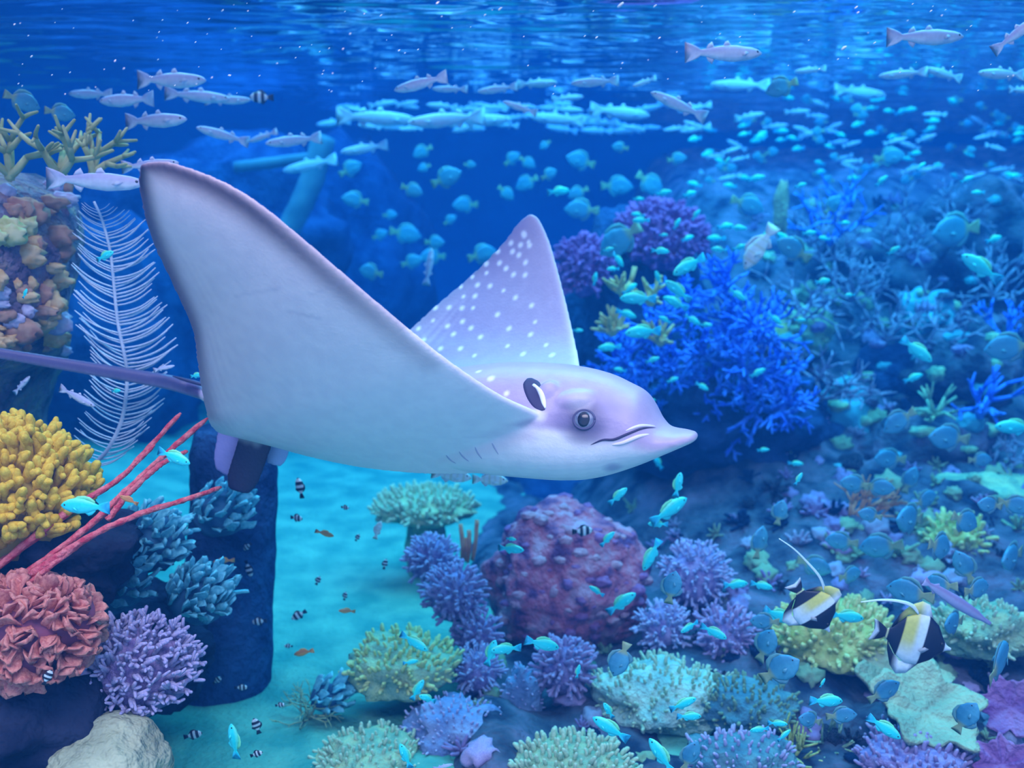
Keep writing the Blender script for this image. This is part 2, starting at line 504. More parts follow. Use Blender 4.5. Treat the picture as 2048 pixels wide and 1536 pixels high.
# faint scratches
for (a, b) in [((575, 622), (640, 637)), ((470, 592), (560, 577)), ((620, 590), (700, 560))]:
    for i in range(24):
        loc, nrm = ray_hit(lerp(a[0], b[0], i / 23), lerp(a[1], b[1], i / 23) + 2 * math.sin(i))
        if loc is not None: tint_skin(loc, .006, (0.45, 0.42, 0.55), 1.0, .16)
ca = rm.color_attributes.new('Col', 'FLOAT_COLOR', 'POINT'); ca.data.foreach_set('color', vc.ravel())
rm.polygons.foreach_set('use_smooth', [True] * len(rm.polygons))
m_ray = mat('ray_skin', (0.93, 0.93, 0.95), (1, 1, 1), 35, 0.42, 0.45, 0.05, 160, attr=True)
rm.materials.clear()
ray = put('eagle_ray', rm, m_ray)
tag(ray, 'large spotted eagle ray with raised wings gliding to the right', 'ray')
m_eye = mat('ray_eye', (0.012, 0.016, 0.03), rough=0.15, spec=0.6)
m_iris = mat('ray_iris', (0.20, 0.24, 0.34), (0.12, 0.15, 0.24), 200, 0.3, 0.5)
m_slit = mat('dark_slit', (0.05, 0.045, 0.11), rough=0.6)
m_pale = mat('pale_rim', (0.92, 0.92, 0.97), rough=0.45)
loc, nrm = ray_hit(1168, 839)
R_ = nrm.to_track_quat('Z', 'Y').to_matrix()
mb = MB(); mb.ball((0, 0, 0), .0172, 24, 14, None, (1.1, 1, .42), R_)
eye = mb.build('eye', m_iris, ray); eye.location = loc - nrm * .0022
mb = MB(); mb.ball((0, 0, 0), .0128, 24, 14, None, (0.95, 1.1, .45), R_)
pu = mb.build('pupil', m_eye, eye); pu.location = nrm * .0034
# eyelid ring
mb = MB()
tu = [R_ @ V((math.cos(t) * .0190, math.sin(t) * .0172, -.0004)) for t in [2 * math.pi * i / 28 for i in range(29)]]
mb.tube(tu, .0022, 8); lid = mb.build('eyelid', mat('ray_lid', (0.08, 0.08, 0.17), rough=0.5), ray); lid.location = loc
def patch(name, outline, m, lift, parent, n=14):
    """a thin shell with the given picture outline (left chain, right chain), laid on the skin"""
    Lc = curve([(*p, 0) for p in outline[0]], n); Rc = curve([(*p, 0) for p in outline[1]], n)
    mb = MB(); top = []; w = 6
    for i in range(n):
        row = []
        for k in range(w):
            q = Lc[i].lerp(Rc[i], k / (w - 1)); loc, nrm = ray_hit(q.x, q.y)
            bulge = lift * (0.25 + math.sin(math.pi * k / (w - 1)))
            row.append((loc + nrm * bulge, loc - nrm * .004))
        top.append(row)
    rings = [[r[k][0] for k in range(w)] + [r[k][1] for k in reversed(range(w))] for r in top]
    mb.rings(rings, True)
    return mb.build(name, m, parent)
patch('spiracle', [[(1054, 757), (1046, 770), (1054, 796), (1068, 815), (1084, 822)], [(1064, 756), (1080, 766), (1083, 790), (1089, 808), (1090, 820)]], m_slit, .0006, ray)  # dark patch on the skin stands in for the shade inside the opening
patch('spiracle_flap', [[(1064, 771), (1073, 780), (1079, 793), (1083, 806), (1089, 817)], [(1070, 768), (1083, 779), (1090, 793), (1092, 806), (1092, 817)]], m_pale, .0022, ray)
m_lip = mat('lip_skin', (0.80, 0.72, 0.80), rough=0.45)
def slit(name, pts, r, m, lift=0.0):
    mb = MB(); P = []
    for q in curve([(*p, 0) for p in pts], 22):
        loc, nrm = ray_hit(q.x, q.y); P.append(loc + nrm * lift)
    k = len(P); mb.tube(P, [r * (0.25 + math.sin(math.pi * i / (k - 1)) ** .6) for i in range(k)], 7)
    return mb.build(name, m, ray)
slit('mouth', [(1181, 890), (1205, 880), (1228, 879), (1255, 868), (1285, 857), (1312, 855)], .0020, m_slit, -.0004)
slit('lip', [(1222, 890), (1245, 886), (1275, 874), (1300, 868)], .0034, m_lip, -.0012)
slit('nostril_fold', [(1250, 862), (1280, 852), (1312, 852)], .0026, m_lip, -.0010)
for g in ([(984, 886), (989, 895), (997, 909)], [(950, 894), (955, 905), (964, 918)], [(918, 903), (926, 913), (938, 923)], [(892, 910), (900, 919), (912, 927)]):
    slit('gill_slit', g, .0016, mat('gill_grey', (0.42, 0.44, 0.56), rough=.7) if 'gill_grey' not in bpy.data.materials else bpy.data.materials['gill_grey'], -.0002)
mb = MB(); P = curve([at(345, 752, 2.165), at(400, 768, 2.165), at(430, 775, 2.165)], 8); mb.tube(P, [.001, .0035, .004, .004, .004, .004, .0035, .002], 7)
mb.build('tail_spine', m_slit, ray)
# ------------------------------------------------------------------ rocks and corals
def rot_to(d, spin=0.0):
    return V(d).normalized().to_track_quat('Z', 'Y').to_matrix().to_4x4() @ Matrix.Rotation(spin, 4, 'Z')
def place(mesh, name, parent, p, d, s, spin=0.0, sxy=None):
    sxy = s if sxy is None else sxy
    return put(name, mesh, None, parent, Matrix.Translation(V(p)) @ rot_to(d, spin) @ Matrix.Diagonal((sxy, sxy, s, 1)))
def lump(c, r, seed, amp=0.25, freq=1.6, sub=4, cut=None, fine=0.0):
    """a displaced ball: rock, boulder, mound; r = (rx, ry, rz)"""
    bm = bmesh.new(); bmesh.ops.create_icosphere(bm, subdivisions=sub, radius=1)
    c = V(c); off = V((seed * 3.1, seed * 1.7, seed * 5.3))
    for v in bm.verts:
        n = v.co.normalized()
        k = 1 + amp * noise.fractal(n * freq + off, 1.0, 2.0, 4)
        if fine: k += fine * noise.noise(n * freq * 7 + off) + 0.6 * fine * noise.noise(n * freq * 15 + off)
        q = V((n.x * r[0], n.y * r[1], n.z * r[2])) * k
        v.co = c + q
    mb = MB(); bm.verts.ensure_lookup_table()
    mb.add([v.co.copy() for v in bm.verts], [tuple(v.index for v in f.verts) for f in bm.faces]); bm.free()
    return mb
def finger_meshes(name, m, kinds=5, r0=.16, r1=.10, knobs=1, n=6, wob=.12, seed=1, segs=4):
    """branch meshes of unit length along +Z"""
    rg = random.Random(seed); out = []
    for k in range(kinds):
        mb = MB()
        b = V((rg.uniform(-wob, wob), rg.uniform(-wob, wob), 0))
        mb.finger((0, 0, -.1), (rg.uniform(-wob, wob), rg.uniform(-wob, wob), rg.uniform(.8, 1.0)), r0, r1, n, b, segs=segs)
        for j in range(knobs):
            z = rg.uniform(.35, .75); a = rg.uniform(0, 6.28); l = rg.uniform(.28, .5)
            p = V((0, 0, z)) + b * .8
            mb.finger(p, p + V((math.cos(a) * l * .7, math.sin(a) * l * .7, l * .75)), r1 * 1.05, r1 * .8, max(5, n - 1), None, segs=3)
        me = mb.mesh(name); me.materials.append(m); out.append(me)
    return out
def leaf_meshes(name, m, kinds=4, w=.5, cup=.25, th=.05, seed=3):
    """thin curled lobes of unit length along +Z"""
    rg = random.Random(seed); out = []
    for k in range(kinds):
        mb = MB(); n = 7; rings = []; tw = rg.uniform(-.5, .5); cu = cup * rg.uniform(.6, 1.5)
        for i in range(n):
            t = i / (n - 1); ww = w * (.25 + .75 * math.sin(math.pi * (.12 + .74 * t))) * (1 if t < .9 else .7)
            ring = []
            for j in range(10):
                f = j < 5; s = (j / 4 if f else 1 - (j - 5) / 4) * 2 - 1
                x = s * ww / 2; y = cu * (s * s * .5 - t * t * .8) + (th if f else -th) * (1.1 - s * s * .8)
                x += .04 * math.sin(9 * t + k)
                a = tw * t
                ring.append(V((x * math.cos(a) - y * math.sin(a), x * math.sin(a) + y * math.cos(a), t * (1 + .07 * math.cos(s * 5 + k)))))
            rings.append(ring)
        mb.rings(rings, True)
        me = mb.mesh(name); me.materials.append(m); out.append(me)
    return out
def hemi(n, up, spread, rg):
    """n directions about `up`, evenly spread to the given angle"""
    out = []; up = V(up).normalized(); M = up.to_track_quat('Z', 'Y').to_matrix()
    for i in range(n):
        z = 1 - (1 - math.cos(spread)) * (i + .5) / n
        a = i * 2.399963 + rg.uniform(-.2, .2); r = math.sqrt(max(0, 1 - z * z))
        out.append(M @ V((r * math.cos(a), r * math.sin(a), z)))
    return out
SEED = [10]
def bush(name, c, r, meshes, n, ln, label, cat, core_mat, up=(0, -.35, 1), spread=1.75, sq=(1, 1, 1), part='branch', jit=.25, lean=None, group=None, leanw=.6, core=.8, sxy=1.0):
    SEED[0] += 1; rg = random.Random(SEED[0])
    root = empty(name, loc=c); tag(root, label, cat, group)
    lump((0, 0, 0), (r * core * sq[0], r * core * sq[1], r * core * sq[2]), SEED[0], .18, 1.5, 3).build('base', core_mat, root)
    for d in hemi(n, up, spread, rg):
        p = V((d.x * sq[0], d.y * sq[1], d.z * sq[2])) * r * (core - .08)
        dd = d + V((rg.uniform(-jit, jit), rg.uniform(-jit, jit), rg.uniform(-jit, jit)))
        if lean is not None: dd = dd.normalized().lerp(V(lean).normalized(), leanw)
        place(rg.choice(meshes), part, root, p, dd, ln * rg.uniform(.75, 1.2), rg.uniform(0, 6.28), ln * sxy * rg.uniform(.85, 1.15))
    return root
def tree(name, base, tips_dir, ln, depth, r, m, label, cat, n_main, spread, seed, ratio=.68, kink=.5, nseg=5, fan=None, group=None):
    """branching coral: every main branch is one part"""
    rg = random.Random(seed); root = empty(name, loc=base); tag(root, label, cat, group)
    def grow(mb, p, d, L, rad, k):
        d = d.normalized()
        side = V((rg.uniform(-1, 1), rg.uniform(-1, 1), rg.uniform(-1, 1))) * kink * .3
        if fan is not None: side -= fan * side.dot(fan)
        q = p + (d + side).normalized() * L
        mid = (p + q) / 2 + side * L * .25
        if k == 0:
            mb.finger(p, q, rad, rad * .6, nseg, (mid - (p + q) / 2), segs=3)
            return
        mb.tube(curve([p, mid, q], 3), [rad, rad * .9, rad * .78], nseg, None, .05)
        for j in range(2 if rg.random() < .75 else 3):
            a = V((rg.uniform(-1, 1), rg.uniform(-1, 1), rg.uniform(-1, 1))).normalized()
            if fan is not None: a = (a - fan * a.dot(fan)).normalized()
            grow(mb, q, (d + a * kink * 1.5).normalized(), L * ratio * rg.uniform(.8, 1.2), rad * .76, k - 1)
    for d in hemi(n_main, tips_dir, spread, rg):
        if fan is not None: d = (d - fan * d.dot(fan) * .9)
        mb = MB(); grow(mb, V((0, 0, 0)) - d.normalized() * r, d, ln * rg.uniform(.8, 1.2), r, depth)
        mb.build('branch', m, root)
    return root
def rock(name, c, r, seed, m, label, cat='rock', amp=.25, freq=1.6, sub=5, fine=.03, kind=None, n_lumps=0, lump_mats=None, lump_r=(.03, .06), face=(0, -1, .3), group=None, aspread=1.3):
    root = lump((0, 0, 0), r, seed, amp, freq, sub, fine=fine).build(name, m); root.location = c
    tag(root, label, cat, group, kind)
    if n_lumps:
        rg = random.Random(seed + 99)
        for d in hemi(n_lumps, face, aspread, rg):
            k = 1 + amp * noise.fractal(d * freq + V((seed * 3.1, seed * 1.7, seed * 5.3)), 1.0, 2.0, 4)
            p = V((d.x * r[0], d.y * r[1], d.z * r[2])) * k * .98
            s = rg.uniform(*lump_r)
            q = lump((0, 0, 0), (s * rg.uniform(.8, 1.4), s * rg.uniform(.6, 1.), s * rg.uniform(.5, .9)), rg.random() * 50, .35, 2.2, 3, fine=.10).build('encrusting_coral', rg.choice(lump_mats), root)
            q.location = p
    return root
# colours
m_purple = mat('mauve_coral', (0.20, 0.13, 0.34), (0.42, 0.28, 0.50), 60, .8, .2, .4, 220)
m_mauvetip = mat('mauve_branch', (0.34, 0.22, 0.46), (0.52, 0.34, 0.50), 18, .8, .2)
m_lilac = mat('lilac_branch', (0.36, 0.32, 0.60), (0.60, 0.46, 0.62), 14, .8, .2)
m_pinkrock = mat('purple_red_rock', (0.14, 0.04, 0.13), (0.60, 0.13, 0.20), 15, .85, .2, .9, 45, c3=(0.62, 0.28, 0.38), detail=5)
m_yellow = mat('yellow_finger', (0.74, 0.42, 0.03), (0.90, 0.60, 0.07), 9, .75, .25, .3, 40)
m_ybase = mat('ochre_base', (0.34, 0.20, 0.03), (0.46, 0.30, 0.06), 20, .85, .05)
m_red = mat('red_whip', (0.62, 0.05, 0.08), (0.85, 0.22, 0.22), 60, .7, .25, .4, 200)
m_brick = mat('brick_red_lobe', (0.50, 0.13, 0.12), (0.74, 0.28, 0.22), 6, .75, .2)
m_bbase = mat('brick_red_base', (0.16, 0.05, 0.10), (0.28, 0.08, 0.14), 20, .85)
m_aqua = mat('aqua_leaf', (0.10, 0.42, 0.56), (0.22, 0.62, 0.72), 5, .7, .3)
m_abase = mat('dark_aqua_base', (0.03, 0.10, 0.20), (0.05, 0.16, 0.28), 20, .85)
m_feather = mat('pale_feather', (0.42, 0.50, 0.66), (0.66, 0.68, 0.80), 30, .6, .3)
m_olive = mat('olive_branch', (0.34, 0.36, 0.16), (0.55, 0.54, 0.28), 25, .75, .2)
m_green = mat('sage_coral', (0.20, 0.34, 0.24), (0.44, 0.50, 0.28), 22, .8, .2, .5, 120)
m_greentip = mat('sage_polyp', (0.36, 0.48, 0.34), (0.60, 0.64, 0.44), 8, .8, .2)
m_ygreen = mat('yellow_green_coral', (0.34, 0.36, 0.10), (0.62, 0.58, 0.22), 20, .8, .2, .4, 90)
m_ygtip = mat('yellow_green_polyp', (0.52, 0.52, 0.18), (0.76, 0.70, 0.34), 6, .8, .2)
m_pplate = mat('pale_green_plate', (0.28, 0.46, 0.42), (0.52, 0.62, 0.50), 16, .8, .2, .6, 90)
m_oplate = mat('olive_plate', (0.32, 0.36, 0.24), (0.50, 0.50, 0.32), 12, .8, .2, .6, 70)
m_blue = mat('cobalt_branch', (0.03, 0.12, 0.70), (0.10, 0.30, 0.90), 12, .7, .25)
m_bluebase = mat('navy_rock', (0.008, 0.025, 0.09), (0.03, 0.07, 0.18), 10, .9, .1, .8, 40)
m_dark = mat('dark_boulder', (0.008, 0.012, 0.03), (0.03, 0.035, 0.07), 9, .9, .05, .8, 40)
m_cliff = mat('mottled_cliff', (0.05, 0.05, 0.10), (0.22, 0.15, 0.22), 11, .85, .2, 1.0, 50, c3=(0.36, 0.26, 0.22), detail=6)
m_enc = [mat('encrust_orange', (0.58, 0.30, 0.10), (0.74, 0.50, 0.28), 40, .8), mat('encrust_yellow', (0.46, 0.46, 0.16), (0.66, 0.62, 0.34), 40, .8),
         mat('encrust_lilac', (0.42, 0.34, 0.56), (0.66, 0.58, 0.76), 40, .7), mat('encrust_rust', (0.36, 0.16, 0.12), (0.50, 0.28, 0.20), 40, .8)]
m_palerock = mat('pale_boulder', (0.36, 0.36, 0.24), (0.60, 0.58, 0.38), 7, .85, .2, .8, 50)
m_orange = mat('orange_strand', (0.62, 0.20, 0.10), (0.78, 0.36, 0.20), 30, .8)
m_pink = mat('pink_leaf', (0.26, 0.08, 0.28), (0.46, 0.20, 0.42), 14, .75, .2, .7, 60)
m_twig = mat('mauve_twig', (0.20, 0.18, 0.30), (0.40, 0.34, 0.48), 30, .8)
m_slab = mat('aqua_slab', (0.06, 0.30, 0.42), (0.12, 0.42, 0.52), 5, .8, .2, .5, 30)
m_brown = mat('brown_sponge', (0.30, 0.24, 0.16), (0.46, 0.36, 0.24), 18, .85, .2, .6, 60)
m_wood = mat('sunken_timber', (0.05, 0.13, 0.20), (0.10, 0.20, 0.28), 8, .85)

# --- left cliff column
def column(name, prof, m, label, seed, amp=.05, n=44):
    """prof: (row, left column, right column, depth, half depth)"""
    mb = MB(); rows = []; R_ = 46
    rr = [p[0] for p in prof]
    for i in range(R_):
        y = lerp(rr[0], rr[-1], i / (R_ - 1)); g = lambda k: interp(y, rr, [p[k] for p in prof])
        Y = g(3); a, b = at(g(1), y, Y), at(g(2), y, Y); c = (a + b) / 2; w = (b - a).length / 2
        ring = []
        for k in range(n):
            th = 2 * math.pi * k / n
            p = c + V((math.cos(th) * w, math.sin(th) * g(4), 0))
            q = (p - c) * (1 + amp * 2.2 * fbm(p * 6 + V((seed, 0, 0)), 4) + amp * .9 * noise.noise(p * 30))
            ring.append(c + q + V((0, 0, .02 * noise.noise(p * 9))))
        rows.append(ring)
    mb.rings(rows, True)
    o = mb.build(name, m); tag(o, label, 'rock'); return o
cl = column('rock_pillar', [(345, -160, 60, 2.5, .10), (375, -200, 95, 2.48, .20), (430, -220, 130, 2.44, .26), (520, -220, 138, 2.42, .28), (620, -220, 128, 2.42, .28), (700, -210, 125, 2.45, .25),
                 (750, -200, 95, 2.55, .22), (860, -200, 70, 2.6, .22), (1000, -200, 90, 2.6, .25), (1450, -250, 150, 2.6, .30)], m_cliff,
            'tall encrusted rock pillar with orange and lilac patches behind the yellow coral', 3)
clb = BVHTree.FromPolygons([v.co for v in cl.data.vertices], [tuple(p.vertices) for p in cl.data.polygons])
rg = random.Random(5)
for i in range(54):
    q = (rg.uniform(-20, 130), rg.uniform(370, 715)); loc, nrm, _, _ = clb.ray_cast(V((0, 0, 0)), direction(*q))
    if loc is None: continue
    k = 0 if q[1] > 470 and rg.random() < .4 else 1 if 430 < q[1] < 560 and q[0] < 70 and rg.random() < .6 else 2 if rg.random() < .55 else 3
    s = rg.uniform(.012, .040)
    e = lump((0, 0, 0), (s * rg.uniform(.7, 1.5), s * .45, s * rg.uniform(.5, 1.)), i * 1.3, .45, 2.2, 3, fine=.16).build('encrusting_coral', m_enc[k], cl); e.location = loc

# --- olive branching coral on the pillar
for (b, d, L, s, lab) in [((20, 352, 2.30), (-.15, -.2, 1), .075, 4, 'olive antler coral at the left picture edge on top of the rock pillar'),
                     ((120, 350, 2.28), (.25, -.2, 1), .075, 8, 'olive antler coral branching above the rock pillar, right one'),
                     ((185, 352, 2.32), (.35, -.1, .9), .055, 15, 'small olive antler coral touching the striped mullet by the pillar')]:
    tree('antler_coral', at(*b), d, L, 2, .0095, m_olive, lab, 'coral', 4, .9, s, .75, .55, 6, group='olive antler corals on the pillar')
# --- feather
RA = [(188, 403, 2.22), (204, 440, 2.22), (220, 500, 2.22), (227, 560, 2.22), (235, 640, 2.22), (247, 700, 2.22), (254, 745, 2.22), (251, 800, 2.22), (240, 850, 2.22), (216, 898, 2.22), (188, 932, 2.23), (150, 1000, 2.25), (120, 1080, 2.3)]
root = empty('feather_coral', loc=at(120, 1080, 2.3)); tag(root, 'pale blue feather-shaped sea pen beside the left rock pillar', 'coral')
base = root.location.copy()
RC = curve([at(*p) for p in RA], 140); mb = MB(); mb.tube([p - base for p in RC], [lerp(.0028, .0055, i / 139) for i in range(140)], 7); mb.build('stem', m_feather, root)
pin = []
for k in range(4):
    mb = MB(); P = [(0, 0, 0), (0.33, .02, .13), (.68, .0, .36), (1.0, -.03, .70)]
    mb.tube(curve(P, 9), [.026, .026, .026, .026, .026, .025, .024, .020, .012], 5, None, .15); me = mb.mesh('pinna'); me.materials.append(m_feather); pin.append(me)
rg = random.Random(2)
for i in range(70):
    t = i / 69; y = lerp(420, 935, t)
    j = min(range(120), key=lambda q: abs(pixel(RC[q])[1] - y)); p = RC[j] - base
    wr = interp(t, [0, .05, .12, .4, .6, .75, 1], [22, 46, 72, 88, 98, 85, 70]); wl = interp(t, [0, .1, .3, .6, .8, 1], [30, 62, 82, 84, 76, 55])
    for s, w in ((1, wr), (-1, wl)):
        if s < 0 and rg.random() < .12: continue
        L_ = sz(w, 2.22) * rg.uniform(.85, 1.08)
        M = Matrix.Translation(p) @ Matrix.Rotation(s * rg.uniform(-.25, .0) + (math.pi if s < 0 else 0), 4, 'Z') @ Matrix.Rotation(rg.uniform(-.06, .12) - (.12 if s < 0 else -.1) * 1, 4, 'Y') @ Matrix.Diagonal((L_, L_, L_ * (.9 if s > 0 else .8), 1))
        put('pinna', rg.choice(pin), None, root, M)
# --- yellow finger coral on a ledge
ledge = rock('rock', at(40, 1110, 1.95), (.24, .2, .13), 21, m_dark, 'dark rock ledge under the yellow finger coral', amp=.3)
fm = finger_meshes('branch', m_yellow, 6, .20, .15, 1, 7, .16, 11)
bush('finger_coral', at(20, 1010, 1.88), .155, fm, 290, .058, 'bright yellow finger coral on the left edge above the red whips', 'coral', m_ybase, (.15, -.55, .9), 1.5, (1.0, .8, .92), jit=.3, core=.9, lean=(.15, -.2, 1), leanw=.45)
# --- red whips
wh = [([(-60, 1180, 1.74), (60, 1080, 1.78), (150, 1012, 1.82), (235, 960, 1.86), (300, 893, 1.90), (362, 826, 1.94)], .0062, 'straight red sea whip, topmost of the whips below the feather coral'),
      ([(-30, 1210, 1.72), (90, 1120, 1.76), (180, 1050, 1.80), (265, 970, 1.84), (335, 905, 1.88), (416, 836, 1.92)], .0068, 'thick red sea whip ending at the corner of the ray wing'),
      ([(-60, 1160, 1.76), (70, 1080, 1.80), (170, 1000, 1.83), (230, 965, 1.86), (310, 890, 1.90)], .0052, 'thin red sea whip crossing the topmost whip'),
      ([(-20, 1235, 1.70), (110, 1125, 1.74), (200, 1062, 1.77), (262, 1036, 1.80)], .0058, 'short red sea whip with pale tip above the brick-red lobed coral'),
      ([(60, 1150, 1.73), (180, 1073, 1.76), (290, 1024, 1.80), (360, 1003, 1.84), (443, 974, 1.90)], .0060, 'red sea whip reaching to the dark fin of the ray'),
      ([(215, 1040, 1.80), (260, 985, 1.82), (310, 938, 1.84), (340, 918, 1.86), (376, 902, 1.88)], .0055, 'short knobbly red sea whip in the middle of the bunch')]
for pts, r, lab in wh:
    C = curve([at(*p) for p in pts], 40); mb = MB(); mb.tube([p - C[0] for p in C], [r * lerp(1.15, .75, i / 39) for i in range(39)] + [r * .3], 8, None, .22)
    o = mb.build('sea_whip', m_red); o.location = C[0]; tag(o, lab, 'coral', 'red sea whips on the left')
# --- brick red lobed coral
lm = leaf_meshes('lobe', m_brick, 5, .95, .35, .09, 4)
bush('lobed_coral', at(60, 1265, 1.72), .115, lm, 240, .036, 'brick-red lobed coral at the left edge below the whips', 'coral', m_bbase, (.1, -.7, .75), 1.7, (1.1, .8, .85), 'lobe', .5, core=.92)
rock('rock', at(40, 1420, 1.80), (.19, .2, .12), 23, m_dark, 'dark smooth boulder in the lower left corner', amp=.2, fine=.01)
# --- lilac branching coral
fl = finger_meshes('branch', m_lilac, 6, .13, .09, 2, 6, .18, 17)
bush('branching_coral', at(275, 1345, 1.86), .098, fl, 170, .045, 'lilac bushy branching coral beside the brick-red lobed coral', 'coral', m_purple, (.1, -.6, .8), 1.65, (1.12, .8, .95), lean=(.6, -.25, .75), leanw=.5, core=.95)
rock('rock', at(210, 1545, 1.72), (.115, .12, .095), 24, m_palerock, 'pale yellowish boulder at the bottom left', amp=.16, fine=.02)
# --- aqua leaf corals
am = leaf_meshes('leaf', m_aqua, 5, .42, .18, .05, 9)
for i, (px, py, Y, r, n, lab) in enumerate([(300, 1085, 2.15, .085, 55, 'aqua leaf coral behind the red whips'), (395, 1195, 2.12, .075, 60, 'aqua leaf coral at the edge of the sand'),
                                   (440, 1025, 2.35, .075, 34, 'dim aqua leaf coral under the ray fin'), (655, 1395, 2.35, .05, 22, 'aqua leaf coral standing on the sand by the sage coral'),
                                   (230, 1160, 2.1, .08, 40, 'dim aqua leaf coral above the lilac branching coral')]):
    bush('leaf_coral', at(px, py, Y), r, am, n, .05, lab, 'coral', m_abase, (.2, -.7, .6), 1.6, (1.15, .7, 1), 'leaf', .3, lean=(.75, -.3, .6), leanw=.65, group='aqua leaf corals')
column('rock_block', [(850, 395, 545, 2.65, .12), (900, 385, 549, 2.62, .14), (1100, 380, 550, 2.6, .14), (1190, 360, 545, 2.58, .15), (1420, 330, 540, 2.52, .15)], m_bluebase, 'dark upright rock block at the left of the sand', 9, .03)
rock('rock', at(240, 1290, 2.25), (.22, .18, .16), 26, m_dark, 'dark rock behind the lilac branching coral', amp=.3)
# --- sand patch: little leafy bush
tree('twig_coral', ground(620, 1440), (0, -.2, 1), .045, 3, .0032, m_green, 'sage twiggy coral on the sand at the bottom', 'coral', 9, 1.2, 31, .8, .6, 5)

# --- the purple mound and its neighbours
def grounded(px, py, dy=0):
    return ground(px, py)
P0 = at(1130, 1170, 2.85)
rock('reef_mound', P0, (.232, .22, .245), 41, m_pinkrock, 'big purple-red encrusted rock mound under the ray head', amp=.20, freq=1.4, fine=.045, sub=5, n_lumps=80,
     lump_mats=[mat('mound_rose', (0.50, 0.16, 0.24), (0.64, 0.32, 0.40), 40, .8), mat('mound_plum', (0.26, 0.07, 0.22), (0.40, 0.13, 0.30), 40, .8)], lump_r=(.008, .024), face=(0, -.8, .5))
pm = finger_meshes('branch', m_mauvetip, 6, .17, .13, 1, 6, .15, 23)
pm2 = finger_meshes('branch', m_lilac, 6, .15, .12, 1, 6, .15, 27)
for (px, py, Y, r, n, ln, ms, lab) in [
    (862, 1122, 2.78, .070, 80, .034, pm2, 'round lilac bush coral left of the orange tube sponge'),
    (908, 1192, 2.62, .082, 95, .036, pm, 'round mauve bush coral touching the left side of the purple mound'),
    (955, 1275, 2.55, .058, 60, .034, pm, 'small mauve bush coral below the purple mound, upper one'),
    (952, 1345, 2.45, .062, 70, .030, pm2, 'small lilac bush coral right of the sage green coral'),
    (1128, 1340, 2.42, .072, 90, .038, pm, 'mauve bush coral in the centre at the bottom below the mound'),
    (1390, 1155, 2.80, .098, 110, .036, pm2, 'large lilac bush coral right of the purple mound'),
    (1325, 1262, 2.62, .070, 80, .034, pm2, 'lilac bush coral between the mound and the pale plate coral'),
    (1450, 1275, 2.56, .078, 80, .036, pm, 'mauve bush coral left of the striped banner fish'),
    (1765, 1500, 2.2, .060, 60, .034, pm2, 'lilac bush coral in the lower right below the plates')]:
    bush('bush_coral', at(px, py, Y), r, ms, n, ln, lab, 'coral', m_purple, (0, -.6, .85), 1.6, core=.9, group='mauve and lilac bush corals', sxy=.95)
# cushions with polyps
def cushion(name, c, r, m, mtip, n, ln, label, amp=.25, seed=1, sub=4, up=(0, -.4, 1), spread=1.45, kind=6):
    root = empty(name, loc=c); tag(root, label, 'coral')
    lump((0, 0, 0), r, seed, amp, 1.8, sub, fine=.03).build('body', m, root)
    rg = random.Random(seed); ms = finger_meshes('polyp', mtip, 4, .30, .24, 0, 5, .15, seed, 3)
    off = V((seed * 3.1, seed * 1.7, seed * 5.3))
    for d in hemi(n, up, spread, rg):
        k = 1 + amp * noise.fractal(d * 1.8 + off, 1.0, 2.0, 4)
        p = V((d.x * r[0], d.y * r[1], d.z * r[2])) * k * .97
        nn = V((d.x / r[0], d.y / r[1], d.z / r[2])).normalized()
        place(rg.choice(ms), 'polyp', root, p, nn + V((rg.uniform(-.3, .3), rg.uniform(-.3, .3), rg.uniform(-.1, .3))), ln * rg.uniform(.7, 1.2), 0)
    return root
cushion('cushion_coral', at(805, 1335, 2.40), (.135, .12, .070), m_green, m_ygtip, 170, .020, 'sage green cushion coral with pale tips at the edge of the sand', .3, 3)
cc_ = cushion('cushion_coral', at(850, 1015, 3.35), (.175, .15, .055), m_green, m_greentip, 170, .024, 'flat sage cushion coral under the belly of the ray', .25, 5)
lump((0, .02, -.15), (.075, .07, .16), 71, .2, 2, 3).build('stalk', m_green, cc_)
cushion('cushion_coral', at(1665, 1272, 2.50), (.165, .13, .085), m_ygreen, m_ygtip, 230, .024, 'yellow-green knobby coral behind the two striped banner fish', .3, 7)
cushion('cushion_coral', at(1140, 1560, 2.05), (.150, .12, .085), m_green, m_greentip, 260, .020, 'sage green tufted coral at the bottom edge in the centre', .12, 9)
cushion('cushion_coral', at(735, 1530, 2.15), (.125, .12, .070), m_green, m_greentip, 170, .016, 'sage mossy coral mound at the bottom edge left of the blue lump', .2, 12)
cushion('cushion_coral', at(1330, 1398, 2.36), (.175, .14, .085), m_pplate, m_greentip, 240, .016, 'pale green spreading coral at the bottom right of the centre', .35, 15)
cushion('cushion_coral', at(910, 1470, 2.25), (.115, .10, .085), mat('slate_blue_coral', (0.16, 0.20, 0.40), (0.30, 0.32, 0.50), 14, .8, .2, .5, 70), m_lilac, 150, .012, 'slate blue lumpy coral at the bottom centre', .35, 18)
cushion('cushion_coral', at(1045, 1420, 2.38), (.05, .06, .12), mat('slate_blue_stalk', (0.14, 0.20, 0.36), (0.24, 0.30, 0.46), 14, .8, .2, .5, 70), m_lilac, 70, .010, 'narrow slate blue coral stalk between two mauve bushes', .3, 19)
cushion('cushion_coral', at(1905, 1085, 3.0), (.09, .08, .07), m_ygreen, m_ygtip, 60, .030, 'small yellow-green knobby coral behind the blue shoal on the right', .4, 22)
m_teal = mat('dim_teal_coral', (0.06, 0.16, 0.22), (0.14, 0.28, 0.30), 14, .8, .2, .6, 70)
cushion('cushion_coral', at(1490, 1415, 2.28), (.11, .10, .06), m_teal, m_green, 130, .016, 'dim teal cushion coral right of the pale green spreading coral', .35, 31)
